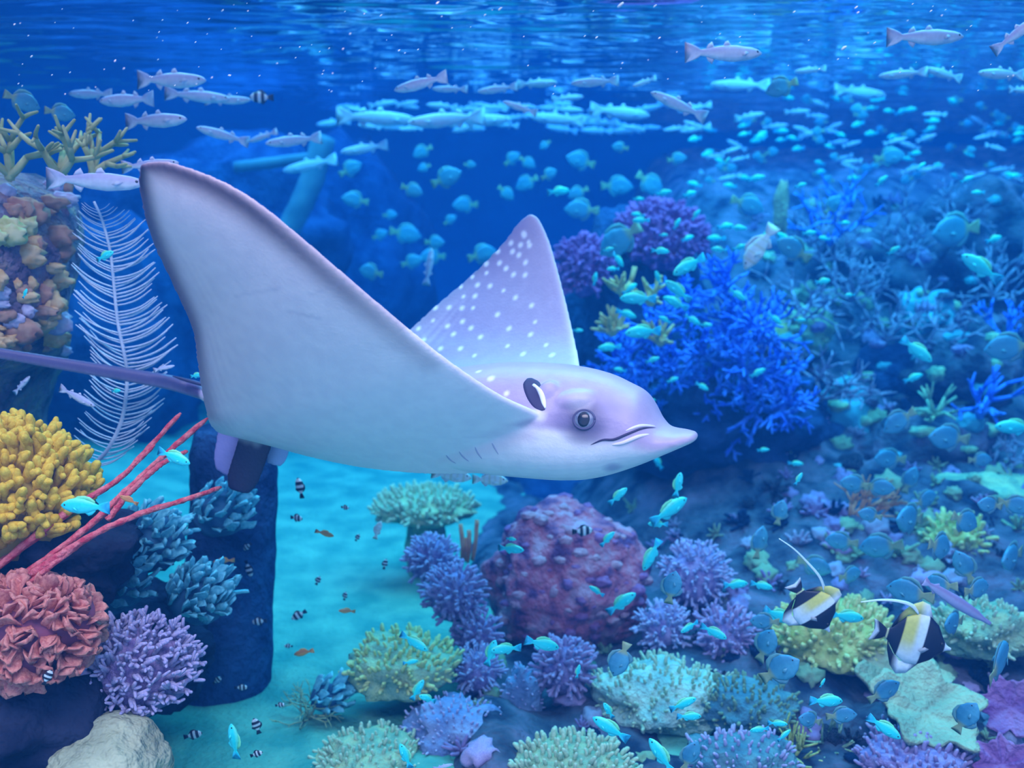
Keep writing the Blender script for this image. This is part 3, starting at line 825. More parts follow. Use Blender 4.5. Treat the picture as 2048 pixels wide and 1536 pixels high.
cushion('cushion_coral', at(1960, 1260, 2.45), (.13, .11, .07), m_green, m_greentip, 140, .018, 'sage cushion coral at the right edge below the trumpet fish', .35, 32)
cushion('cushion_coral', at(1480, 1525, 2.08), (.12, .10, .06), m_teal, m_lilac, 130, .014, 'dim teal cushion coral at the bottom edge left of the sprouts', .3, 33)
cushion('cushion_coral', at(1830, 1530, 2.08), (.12, .10, .05), m_purple, m_mauvetip, 130, .018, 'mauve cushion coral at the bottom edge under the olive plates', .3, 34)
# plates
def plate(name, c, r, m, label, seed, tilt=(0.1, -.5, 1), lobes=5, group=None):
    mb = MB(); rg = random.Random(seed); n = 60; rings_t = []; k = 9
    ph = [rg.uniform(0, 6.28) for _ in range(4)]
    def pt(i, q, up):
        th = 2 * math.pi * i / n; s = q / k
        R = (1 + .14 * math.sin(lobes * th + ph[0]) + .08 * math.sin((lobes * 2 + 1) * th + ph[1])) * s
        z = .28 * r * s ** 2 + r * .10 * s * math.sin(lobes * th + ph[2]) + r * .05 * noise.noise(V((math.cos(th) * s * 4, math.sin(th) * s * 4, seed)))
        return V((math.cos(th) * R * r, math.sin(th) * R * r, z + (.035 * r if up else -.05 * r - .5 * r * (1 - s) ** 2)))
    rings = [[pt(i, q, True) for i in range(n)] for q in range(1, k + 1)] + [[pt(i, q, False) for i in range(n)] for q in range(k, 0, -1)]
    mb.rings(rings, True)
    o = mb.build(name, m); o.matrix_basis = Matrix.Translation(c) @ rot_to(tilt)
    tag(o, label, 'coral', group); return o
plate('plate_coral', at(1850, 1425, 2.18), .120, m_oplate, 'olive wavy plate coral below the right banner fish', 3)
plate('plate_coral', at(1795, 1350, 2.36), .115, m_oplate, 'olive wavy plate coral just under the right banner fish, partly hidden', 5)
plate('plate_coral', at(2022, 1415, 2.20), .068, m_pink, 'purple-pink leaf coral at the right edge near the bottom', 8, (-.4, -.8, .6), 6)
plate('plate_coral', at(2005, 1530, 2.05), .058, m_pink, 'purple-pink leaf coral in the lower right corner', 9, (-.2, -.8, .7), 7)
# orange tubes and fans
root = empty('tube_sponge', loc=at(938, 1125, 2.85)); tag(root, 'cluster of thin orange tube sponges left of the purple mound', 'sponge')
for (a, b) in [((925, 1122), (921, 1048)), ((935, 1124), (938, 1060)), ((945, 1120), (954, 1040)), ((930, 1120), (931, 1075))]:
    mb = MB(); P = curve([at(*a, 2.85), at((a[0] + b[0]) / 2 + 2, (a[1] + b[1]) / 2, 2.84), at(*b, 2.85)], 9)
    mb.tube([p - root.location for p in P], .0065, 8, None, .10); mb.build('tube', m_orange, root)
for (px, py, s, lab) in [(1690, 1065, 61, 'orange-red fan coral behind the shoal on the right, upper one'), (1745, 1165, 62, 'orange-red fan coral behind the shoal on the right, lower one')]:
    tree('fan_coral', at(px, py, 3.1), (.65, -.1, .9), .062, 3, .0075, m_orange, lab, 'coral', 5, .55, s, .85, .35, 5, V((0.1, 1, 0)).normalized(), 'orange-red fan corals')
rock('rock', at(1560, 1120, 3.1), (.11, .1, .115), 44, m_oplate, 'round olive boulder behind the left banner fish', amp=.10, fine=.015)
# --- blue thicket with yellow fingers and the red gorgonians behind it
rock('rock', at(1440, 840, 3.75), (.40, .32, .24), 47, m_bluebase, 'dark rock carrying the cobalt blue branching coral', amp=.3)
rock('rock', at(1560, 930, 3.85), (.32, .3, .30), 48, m_bluebase, 'dark rock below the cobalt blue branching coral on its right', amp=.3)
rg = random.Random(12)
th_spots = [(1255, 700), (1310, 640), (1375, 600), (1340, 720), (1410, 690), (1460, 640), (1480, 720), (1420, 770), (1350, 800), (1500, 790), (1540, 730), (1280, 770), (1560, 800), (1460, 830), (1440, 560), (1520, 650)]
wheres = ['leftmost tuft', 'upper left tuft', 'topmost tuft in the middle', 'tuft left of centre', 'tuft at the very centre', 'tuft right of the top', 'right hand tuft', 'lower tuft in the middle', 'lowest tuft on the left', 'lower right tuft', 'far right tuft', 'lower left tuft', 'rightmost low tuft', 'lowest tuft on the right', 'tuft behind the top', 'upper right tuft']
for i, (px, py) in enumerate(th_spots):
    tree('staghorn_coral', at(px, py + 25, 3.45 + .1 * (i % 3)), ((px - 1400) / 260, -.7, .75), (.054), 3, .0135, m_blue, 'cobalt blue staghorn coral behind the ray head, ' + wheres[i], 'coral', 8, 1.3, 100 + i, .84, .55, 5, group='cobalt staghorn thicket')
for i, (px, py, n) in enumerate([(1225, 640, 9), (1300, 580, 8), (1245, 560, 6), (1320, 660, 6)]):
    root = tree('finger_sponge', at(px, py + 25, 3.35), (-.2, -.5, 1), .05, 1, .011, mat('tan_finger%d' % i, (0.62, 0.42, 0.16), (0.80, 0.62, 0.32), 12), ['tan finger sponge at the left of the cobalt thicket', 'tan finger sponge at the top of the cobalt thicket', 'tan finger sponge just below the red gorgonian', 'tan finger sponge in front of the cobalt thicket'][i], 'sponge', n, 1.0, 140 + i, .8, .4, 6, group='tan finger sponges')
m_gorg = mat('magenta_gorgonian', (0.34, 0.07, 0.30), (0.58, 0.16, 0.42), 24, .85, .2)
gm = finger_meshes('branch', m_gorg, 5, .20, .16, 2, 6, .2, 37)
bush('soft_coral', at(1320, 480, 3.95), .165, gm, 150, .055, 'magenta bushy soft coral, larger one right of the ray wing tip', 'coral', m_gorg, (0, -.6, .8), 1.7, (1.08, .8, .82), core=.9, group='magenta soft corals')
bush('soft_coral', at(1165, 540, 3.85), .110, gm, 90, .05, 'magenta bushy soft coral, smaller one touching the ray wing', 'coral', m_gorg, (0, -.6, .8), 1.7, (.9, .8, 1.05), core=.9, group='magenta soft corals')
rock('rock', at(1260, 640, 4.1), (.30, .26, .42), 49, m_bluebase, 'tall dark rock under the magenta soft corals', amp=.25)
# --- the right hand reef: twig corals, knobs, slabs
tw = [(1800, 470, 4.4, 'mauve twig coral on top of the right hand reef', (0, -.3, 1)), (1900, 420, 4.5, 'mauve twig coral high up near the right edge', (.2, -.3, 1)), (1700, 560, 4.1, 'mauve twig coral right of the cobalt thicket', (0, -.3, 1)),
      (1985, 560, 4.2, 'mauve twig coral at the right edge of the reef', (.1, -.3, 1)), (1640, 480, 4.3, 'mauve twig coral between cobalt branches', (-.2, -.3, 1)), (1770, 640, 4.0, 'mauve twig coral above the dark hollow in the reef', (0, -.4, 1)),
      (1880, 660, 3.9, 'mauve twig coral right of the dark hollow', (0, -.4, 1)), (1600, 600, 3.9, 'mauve twig coral behind the lavender fish', (0, -.4, 1)), (2000, 930, 3.5, 'mauve twig coral low at the right edge', (-.2, -.4, 1)),
      (1640, 760, 3.7, 'mauve twig coral beside the aqua slab', (0, -.5, 1))]
for i, (px, py, Y, lab, d) in enumerate(tw):
    tree('twig_coral', at(px, py + 40, Y), d, .085, 3, .0085, m_twig, lab, 'coral', 6, 1.15, 200 + i, .82, .6, 5, group='mauve twig corals')
bl = [(1660, 455, 4.3, 'upright cobalt branching coral at the top of the reef', (0, -.2, 1), .10), (2000, 660, 3.9, 'cobalt branching coral at the right picture edge', (0, -.4, 1), .07), (1960, 800, 3.5, 'cobalt antler coral left of the large cyan fish at the right edge', (.1, -.4, 1), .075)]
for i, (px, py, Y, lab, d, L_) in enumerate(bl):
    tree('staghorn_coral', at(px, py + 30, Y), d, L_, 3 if i < 2 else 2, .012, m_blue, lab, 'coral', 5, 1.0, 240 + i, .8, .5, 5, group='cobalt corals of the right hand reef')
tree('twig_coral', at(1870, 830, 3.5), (0, -.5, .9), .07, 1, .0075, m_green, 'small starry green coral below the dark hollow', 'coral', 8, 1.3, 260, .7, .4, 5)
rk = [(1600, 660, 4.0, (.13, .12, .10), m_green, 'sage knobby rock right of the cobalt thicket'), (1850, 640, 4.1, (.12, .12, .13), m_slab, 'aqua tinted rock beside the dark hollow'), (1930, 740, 3.9, (.20, .16, .17), m_reef, 'dark grey rock right of the dark hollow'),
      (1690, 850, 3.8, (.13, .12, .16), m_slab, 'aqua slab of rock below the dark hollow'), (1640, 990, 3.5, (.16, .12, .12), m_slab, 'aqua rock above the blue shoal'), (1860, 900, 3.6, (.24, .16, .16), m_reef, 'broad dark rock behind the round blue fish'),
      (1980, 1000, 3.3, (.20, .15, .09), m_green, 'mossy green ledge at the right edge'), (1780, 760, 4.0, (.16, .10, .14), m_bluebase, 'dark blue rock forming the hollow'), (1990, 470, 4.6, (.35, .25, .25), m_reef, 'dark reef rock at the upper right edge'), (1750, 540, 4.6, (.35, .25, .22), m_reef, 'dark reef rock under the mauve twigs'),
      (1550, 690, 3.95, (.10, .1, .10), m_ygreen, 'yellow-green rock at the right end of the cobalt thicket')]
for i, (px, py, Y, r, m, lab) in enumerate(rk):
    rock('rock', at(px, py, Y), r, 60 + i, m, lab, amp=.35, fine=.06, sub=4, n_lumps=9, lump_mats=[m_green, m_slab, m_purple, m_reef], lump_r=(.02, .045))
root = rock('sponge', at(1562, 420, 4.2), (.030, .03, .125), 80, m_brown, 'upright brown sponge column at the top of the reef', 'sponge', amp=.25, fine=.06, sub=4)
tree('grass_coral', at(1580, 1525, 2.15), (0, -.4, 1), .055, 1, .0048, m_ygreen, 'yellow-green sprouting coral at the bottom right', 'coral', 16, 1.2, 270, .8, .4, 5)
tree('grass_coral', at(1660, 1500, 2.2), (.1, -.4, 1), .05, 1, .0045, m_green, 'sage sprouting coral beside the lilac bush at the bottom', 'coral', 14, 1.2, 271, .8, .4, 5)
# small growths all over the slope: parts of it
rg = random.Random(77)
reef_o = bpy.data.objects['reef_slope']
sprig = []
for k, m in enumerate((m_green, m_purple, m_bluebase, m_twig, m_purple, m_reef, m_oplate, m_green, m_mauvetip)):
    mb = MB()
    for d in hemi(11, (0, -.2, 1), 1.3, rg):
        d = d + V((rg.uniform(-.3, .3), rg.uniform(-.3, .3), rg.uniform(-.2, .2)))
        mb.finger(V((0, 0, 0)), d * rg.uniform(.7, 1.1), .17, .11, 5, V((rg.uniform(-.1, .1), rg.uniform(-.1, .1), 0)), segs=3)
    me = mb.mesh('coral_sprig'); me.materials.append(m); sprig.append(('coral_sprig', me))
    me = lump((0, 0, 0), (1, .9, .7), 400 + k, .5, 2.0, 3, fine=.12).mesh('encrusting_coral'); me.materials.append(m); sprig.append(('encrusting_coral', me))
n_ = 0
while n_ < 420:
    px, py = (rg.uniform(1480, 2060), rg.uniform(400, 1120)) if n_ < 170 else (rg.uniform(700, 2060), rg.uniform(1020, 1545))
    p = ground(px, py)
    if p.y > 6.5 or reef_h(p.x, p.y) < sand_h(p.x, p.y): n_ += 1; continue
    nm, me = rg.choice(sprig); s = rg.uniform(.025, .06) * (1 if n_ < 170 else .75)
    put(nm, me, None, reef_o, Matrix.Translation(p) @ rot_to((rg.uniform(-.3, .3), -.3, 1), rg.uniform(0, 6.28)) @ Matrix.Scale(s, 4)); n_ += 1
# --- sunken timber and far rocks
mb = MB(); A, B = at(648, 275, 4.7), at(572, 470, 4.6); mb.tube(curve([A - A, (B - A) * .5 + V((.02, 0, 0)), B - A], 16), .055, 12, None, .06)
o = mb.build('sunken_post', m_wood); o.location = A; tag(o, 'leaning pale blue timber post in the background behind the ray', 'post')
mb = MB(); A, B = at(470, 335, 4.75), at(655, 312, 4.72); mb.tube(curve([A - A, (B - A) * .5, B - A], 12), .028, 10, None, .06)
o = mb.build('sunken_beam', m_wood); o.location = A; tag(o, 'thin timber beam lying across the leaning post', 'beam')
for i, (px, py, Y, r, lab) in enumerate([(440, 470, 5.6, (.7, .5, .48), 'far dark rock stack behind the raised wing'), (180, 720, 5.0, (.6, .5, .75), 'far dark rock stack behind the feather coral'), (700, 560, 6.6, (.55, .5, .9), 'far dark rock stack left of the ray wing tip'),
                                 (1120, 1010, 4.6, (.35, .4, .22), 'dark rock in the gap behind the purple mound'), (1000, 930, 5.4, (.5, .4, .3), 'far dark rock behind the ray belly')]):
    rock('rock', at(px, py, Y), r, 90 + i, m_bluebase, lab, amp=.3, sub=4)
# ------------------------------------------------------------------ fish
def fish_body(top, bot, wid, tail, colf, n=14, m=26):
    """one continuous body with its tail fin; +X is the head, unit length. top/bot/wid: (t, value) from snout to tail root;
    tail: (root t, half height at root, half height at the end, fork)"""
    mb = MB(); rings = []; cols = []
    tr = tail[0]
    ts = [0.004, .015, .04] + [lerp(.07, tr, i / (m - 1)) for i in range(m)] + [lerp(tr, 1, k) for k in (.15, .4, .7, 1.0)]
    for t in ts:
        if t <= tr:
            a = interp(t, [p[0] for p in top], [p[1] for p in top]); b = interp(t, [p[0] for p in bot], [p[1] for p in bot]); w = interp(t, [p[0] for p in wid], [p[1] for p in wid])
            f = 0
        else:
            q = (t - tr) / (1 - tr); hh = lerp(tail[1], tail[2], q ** .8); a, b = hh, -hh; w = lerp(.012, .004, q); f = q
        ring = []
        for k in range(n):
            th = 2 * math.pi * k / n; cx, sx = math.cos(th), math.sin(th)
            z = (a if sx >= 0 else -b) * sx
            y = w * math.copysign(abs(cx) ** .9, cx)
            x = .5 - t
            if f: x += tail[3] * f * (1 - (abs(z) / max(tail[2], 1e-6)) ** 1.0) * (1 - tr)
            ring.append((x, y, z)); cols.append(colf(t, z / max(a, -b, 1e-6), f, z))
        rings.append(ring)
    mb.rings(rings, True, cols)
    return mb
def fin(pts, root, th=.006, colr=None):
    """thin fin: outline chain pts and root chain of the same length, lens thickness"""
    mb = MB(); n = len(pts); rings = []
    for i in range(n):
        o_, r_ = V((pts[i][0], 0, pts[i][1])), V((root[i][0], 0, root[i][1]))
        ring = []
        for k, (s, w) in enumerate([(0, 1), (.5, .7), (1, .12), (1, -.12), (.5, -.7), (0, -1)]):
            p = r_.lerp(o_, s); p.y = th * w; ring.append(p)
        rings.append(ring)
    mb.rings(rings, True, colr)
    return mb
class Kind: pass
def fish_kind(name, body, fins, eye, m, mfin, meye):
    """fins: (part name, MB); eye: (x, y, z, r)"""
    k = Kind(); k.name = name
    k.body = body.mesh(name); k.body.materials.append(m)
    k.parts = []
    for (pn, fb) in fins:
        me = fb.mesh(pn); me.materials.append(mfin); k.parts.append((pn, me))
    for s in (-1, 1):
        b = MB(); b.ball((eye[0], s * eye[1], eye[2]), eye[3], 8, 6, None, (1, .5, 1)); me = b.mesh('eye'); me.materials.append(meye); k.parts.append(('eye', me))
    # small copies: everything in one mesh
    j = MB(); j.add(body.v, body.f, list(body.c))
    for (pn, fb) in fins: j.add(fb.v, fb.f, list(fb.c) if any(c != (1, 1, 1) for c in fb.c) else [body.c[len(body.c) // 2]] * len(fb.v))
    k.small = j.mesh(name + '_small'); k.small.materials.append(m)
    return k
def pect(x, y, z, l, h, s, colr=None, droop=-.35):
    mb = MB(); P = [V((x, y * s, z)), V((x - l * .5, (y + l * .22) * s, z + h * .55 + droop * l * .4)), V((x - l, (y + l * .35) * s, z + h * .2 + droop * l)), V((x - l * .6, (y + l * .2) * s, z - h * .5 + droop * l * .5))]
    nrm = V((0, s, 0)) * .004
    mb.add([p + nrm for p in P] + [p - nrm for p in P], [(0, 1, 2, 3), (7, 6, 5, 4), (0, 4, 5, 1), (1, 5, 6, 2), (2, 6, 7, 3), (3, 7, 4, 0)], colr)
    return mb
def smat(name, rough=.45, spec=.5, c1=(.9, .9, .9), c2=(1, 1, 1), sc=20):
    return mat(name, c1, c2, sc, rough, spec, attr=True, detail=2)
m_fe = mat('fish_eye', (0.015, 0.015, 0.02), rough=.2, spec=.6)
sk = smat('fish_skin')
def ell(h, peak, pts, tr, he, sign=1):
    return None
def prof(vals): return vals
# chromis
TQ, TQB, TQY = (0.01, 0.80, 0.78), (0.06, 0.88, 0.92), (0.24, 0.84, 0.46)
def cf(t, v, f, z):
    c = mixc(TQB, TQ, smooth(-.6, .5, v)); c = mixc(c, TQY, smooth(.5, .95, v) * .6 * (t < .7))
    return mixc(c, (0.04, 0.40, 0.80), f * .7)
bod = fish_body([(0, .005), (.06, .07), (.16, .125), (.32, .165), (.48, .155), (.64, .10), (.76, .048), (1, .04)], [(0, -.02), (.06, -.075), (.18, -.125), (.36, -.155), (.5, -.135), (.64, -.085), (.76, -.045), (1, -.04)],
                [(0, .01), (.08, .045), (.25, .075), (.45, .07), (.65, .035), (.76, .014)], (.76, .045, .14, .62), cf)
CHROMIS = fish_kind('chromis', bod, [('dorsal_fin', fin([(.26, .13), (.15, .20), (0, .215), (-.10, .19), (-.20, .12)], [(.26, .12), (.15, .14), (0, .14), (-.10, .10), (-.20, .055)], .006, TQY)),
    ('anal_fin', fin([(.02, -.13), (-.06, -.19), (-.13, -.16), (-.20, -.09)], [(.02, -.12), (-.06, -.10), (-.13, -.075), (-.20, -.05)], .006, TQB)), ('pectoral_fin', pect(.24, .07, -.02, .14, .06, 1, TQB)), ('pectoral_fin', pect(.24, .07, -.02, .14, .06, -1, TQB))],
    (.40, .043, .02, .022), sk, sk, m_fe)
# mullet
ML, MB_, MW = (0.46, 0.46, 0.70), (0.62, 0.66, 0.84), (0.84, 0.86, 0.96)
def cf(t, v, f, z):
    c = mixc(MW, ML, smooth(-.5, .6, v)); c = mixc(c, (.4, .4, .7), .25 * (math.sin(z * 260) > 0.3)); return mixc(c, MB_, f * .5)
bod = fish_body([(0, .01), (.05, .045), (.14, .068), (.35, .09), (.55, .08), (.72, .048), (.80, .036), (1, .03)], [(0, -.01), (.05, -.04), (.16, -.075), (.38, -.10), (.55, -.085), (.72, -.045), (.80, -.034), (1, -.03)],
                [(0, .012), (.06, .04), (.25, .065), (.5, .055), (.8, .014)], (.80, .036, .12, .55), cf)
MULLET = fish_kind('mullet', bod, [('dorsal_fin', fin([(.10, .088), (.06, .14), (.02, .125), (.0, .086)], [(.10, .08), (.06, .08), (.02, .08), (.0, .078)], .005, MB_)), ('second_dorsal_fin', fin([(-.12, .07), (-.15, .125), (-.2, .09), (-.22, .055)], [(-.12, .06), (-.15, .055), (-.2, .048), (-.22, .045)], .005, MB_)),
    ('anal_fin', fin([(-.12, -.075), (-.15, -.125), (-.2, -.09), (-.22, -.055)], [(-.12, -.065), (-.15, -.06), (-.2, -.05), (-.22, -.045)], .005, MB_)), ('pectoral_fin', pect(.30, .055, .0, .11, .05, 1, MB_)), ('pectoral_fin', pect(.30, .055, .0, .11, .05, -1, MB_))],
    (.425, .035, .012, .018), sk, sk, m_fe)
# round reef fish, slate blue with yellow rear edge
RB, RY = (0.05, 0.26, 0.42), (0.50, 0.46, 0.08)
def cf(t, v, f, z):
    c = mixc((.10, .40, .56), RB, smooth(-.4, .7, v)); return mixc(c, RY, max(smooth(.62, .74, t) * .6, f * .5))
bod = fish_body([(0, .01), (.05, .06), (.14, .17), (.30, .265), (.48, .27), (.64, .19), (.78, .06), (1, .05)], [(0, -.02), (.06, -.08), (.16, -.18), (.32, -.255), (.5, -.25), (.66, -.17), (.78, -.055), (1, -.05)],
                [(0, .012), (.08, .05), (.3, .075), (.5, .065), (.78, .014)], (.78, .055, .14, .3), cf)
ROUND = fish_kind('rabbitfish', bod, [('dorsal_fin', fin([(.28, .22), (.15, .32), (-.02, .34), (-.16, .29), (-.26, .13)], [(.28, .18), (.15, .25), (-.02, .25), (-.16, .17), (-.26, .07)], .006, (.14, .34, .36))),
    ('anal_fin', fin([(.05, -.25), (-.06, -.32), (-.18, -.26), (-.26, -.12)], [(.05, -.24), (-.06, -.23), (-.18, -.14), (-.26, -.065)], .006, (.12, .32, .40))), ('pectoral_fin', pect(.2, .07, -.03, .14, .08, 1, (.12, .38, .5))), ('pectoral_fin', pect(.2, .07, -.03, .14, .08, -1, (.12, .38, .5)))],
    (.385, .042, .05, .024), sk, sk, m_fe)
# striped damsel
def cf(t, v, f, z):
    w = any(abs(t - q) < .065 for q in (.13, .42, .68)); return (.75, .78, .85) if w else (.012, .012, .03)
bod = fish_body([(0, .01), (.06, .09), (.2, .2), (.4, .25), (.58, .2), (.74, .07), (1, .06)], [(0, -.02), (.06, -.09), (.2, -.19), (.4, -.235), (.58, -.18), (.74, -.065), (1, -.06)],
                [(0, .015), (.1, .07), (.3, .1), (.55, .07), (.74, .02)], (.74, .065, .15, .3), cf)
DAMSEL = fish_kind('damselfish', bod, [('dorsal_fin', fin([(.26, .2), (.1, .31), (-.06, .30), (-.2, .15)], [(.26, .17), (.1, .22), (-.06, .18), (-.2, .08)], .007, (.012, .012, .03))), ('anal_fin', fin([(.05, -.22), (-.06, -.29), (-.2, -.13)], [(.05, -.2), (-.06, -.17), (-.2, -.07)], .007, (.012, .012, .03)))],
    (.37, .06, .04, .028), sk, sk, m_fe)
# orange fish
def cf(t, v, f, z): return mixc((.80, .36, .10), (.62, .22, .08), smooth(-.5, .6, v))
bod = fish_body([(0, .01), (.06, .06), (.2, .12), (.4, .14), (.6, .1), (.76, .045), (1, .04)], [(0, -.02), (.06, -.06), (.2, -.12), (.4, -.14), (.6, -.09), (.76, -.04), (1, -.04)], [(0, .015), (.1, .05), (.3, .075), (.6, .04), (.76, .014)], (.76, .042, .12, .6), cf)
ANTHIAS = fish_kind('orange_fish', bod, [('dorsal_fin', fin([(.24, .12), (.1, .2), (-.1, .18), (-.2, .08)], [(.24, .1), (.1, .12), (-.1, .09), (-.2, .05)], .006, (.8, .4, .12)))], (.39, .045, .02, .024), sk, sk, m_fe)
# pale bream
def cf(t, v, f, z):
    c = mixc((.95, .92, .92), (.80, .76, .80), smooth(-.3, .7, v)); return mixc(c, (.66, .56, .34), .5 * (math.sin(t * 40) > .5))
bod = fish_body([(0, .01), (.06, .07), (.2, .17), (.38, .2), (.6, .14), (.78, .05), (1, .05)], [(0, -.02), (.06, -.06), (.2, -.13), (.4, -.16), (.6, -.11), (.78, -.045), (1, -.05)], [(0, .015), (.1, .06), (.3, .085), (.6, .05), (.78, .015)], (.78, .05, .15, .5), cf)
BREAM = fish_kind('pale_fish', bod, [('dorsal_fin', fin([(.22, .19), (.1, .26), (-.1, .22), (-.24, .1)], [(.22, .17), (.1, .18), (-.1, .14), (-.24, .06)], .006, (.7, .66, .72))), ('anal_fin', fin([(-.05, -.14), (-.12, -.2), (-.24, -.09)], [(-.05, -.13), (-.12, -.11), (-.24, -.055)], .006, (.7, .66, .72))),
    ('pectoral_fin', pect(.22, .08, -.02, .16, .07, 1, (.8, .78, .84))), ('pectoral_fin', pect(.22, .08, -.02, .16, .07, -1, (.8, .78, .84)))], (.38, .05, .05, .024), sk, sk, m_fe)
# trumpet fish
def cf(t, v, f, z): return mixc((.42, .42, .66), (.30, .24, .44), smooth(-.2, .5, v))
bod = fish_body([(0, .018), (.12, .026), (.25, .055), (.5, .07), (.8, .05), (.92, .022), (1, .02)], [(0, -.022), (.12, -.032), (.25, -.055), (.5, -.072), (.8, -.05), (.92, -.022), (1, -.02)], [(0, .012), (.2, .04), (.5, .05), (.92, .012)], (.92, .022, .06, .2), cf)
TRUMPET = fish_kind('trumpetfish', bod, [('dorsal_fin', fin([(-.28, .03), (-.32, .07), (-.38, .025)], [(-.28, .025), (-.32, .022), (-.38, .016)], .004, (.4, .36, .6))), ('anal_fin', fin([(-.28, -.03), (-.32, -.07), (-.38, -.025)], [(-.28, -.025), (-.32, -.022), (-.38, -.016)], .004, (.4, .36, .6)))], (.27, .024, .012, .012), sk, sk, m_fe)

NEARPX = 30
def fish(kind, px, py, Y, ln, dr, tilt, label, cat, group=None, yaw=None, roll=0):
    """ln: length in picture pixels; dr: +1 heading right, -1 left; tilt: head up in degrees"""
    yaw = RNG.uniform(-28, 28) if yaw is None else yaw
    L_ = sz(ln, Y) / max(.35, math.cos(math.radians(yaw)))
    c = at(px, py, Y)
    rz = (0 if dr > 0 else math.pi) + math.radians(yaw)
    M = Matrix.Translation(c) @ Matrix.Rotation(rz, 4, 'Z') @ Matrix.Rotation(math.radians(-tilt), 4, 'Y') @ Matrix.Rotation(math.radians(roll), 4, 'X') @ Matrix.Scale(L_, 4)
    big = ln >= NEARPX
    o = put(kind.name, kind.body if big else kind.small, None, None, M)
    tag(o, label, cat, group)
    if big:
        for (pn, me) in kind.parts: put(pn, me, None, o)
    return o
# places one can name, for telling the fish apart
PLACES = [(60, 560, 'in front of the left rock pillar'), (240, 620, 'in front of the feather coral'), (80, 930, 'by the yellow finger coral'), (270, 980, 'among the red sea whips'), (90, 1230, 'in front of the brick-red lobed coral'),
          (280, 1340, 'by the lilac branching coral'), (520, 1130, 'above the sand near the dark rock block'), (500, 1480, 'over the sand at the bottom'), (640, 1230, 'over the open sand'), (850, 1000, 'by the flat sage cushion coral'),
          (830, 1330, 'by the sage cushion coral'), (990, 1300, 'over the small mauve bushes'), (1130, 1120, 'in front of the purple mound'), (1230, 1440, 'beside the pale green coral'), (1340, 1000, 'in the dark gap below the ray snout'),
          (1400, 1170, 'by the large lilac bush'), (1430, 1420, 'right of the pale green coral'), (1560, 1220, 'left of the banner fish'), (1690, 1240, 'between the two banner fish'), (1560, 1460, 'over the sprouting corals at the bottom'),
          (1780, 1450, 'by the olive plates'), (1240, 640, 'by the tan finger sponges'), (1370, 570, 'above the cobalt thicket'), (1420, 720, 'in the cobalt thicket'), (1320, 460, 'in front of the larger magenta soft coral'), (1200, 520, 'by the smaller magenta soft coral'),
          (1430, 460, 'right of the magenta soft coral'), (1600, 560, 'right of the cobalt thicket'), (1650, 400, 'by the upright cobalt coral'), (1820, 370, 'over the mauve twigs'), (1830, 710, 'at the dark hollow in the reef'), (1960, 520, 'at the upper right reef'),
          (2020, 860, 'at the right edge by the cobalt antler coral'), (1600, 930, 'by the aqua rocks'), (1500, 900, 'under the cobalt thicket')]
PL0 = PLACES
ORD = ['', 'second', 'third', 'fourth', 'fifth', 'sixth', 'seventh', 'eighth', 'ninth', 'tenth', 'eleventh', 'twelfth']
def name_all(items, noun):
    """items: list of dicts with px, py; returns labels that single each one out"""
    by = {}
    for it in items:
        pl = min(PLACES, key=lambda p: (p[0] - it[0]) ** 2 + (p[1] - it[1]) ** 2)[2]
        by.setdefault(pl, []).append(it)
    lab = {}
    for pl, L_ in by.items():
        L_.sort(key=lambda q: q[0])
        for i, it in enumerate(L_):
            if len(L_) == 1: lab[id(it)] = '%s %s' % (noun, pl)
            elif i == 0: lab[id(it)] = '%s %s, leftmost' % (noun, pl)
            elif i == len(L_) - 1: lab[id(it)] = '%s %s, rightmost' % (noun, pl)
            else: lab[id(it)] = '%s %s, %s from left' % (noun, pl, ORD[i] if i < 12 else str(i + 1))
    return lab
def depth_at(px, py, lift=.35):
    """a depth a little in front of what lies behind that picture position"""
    return max(1.45, ground(px, py).y - lift)
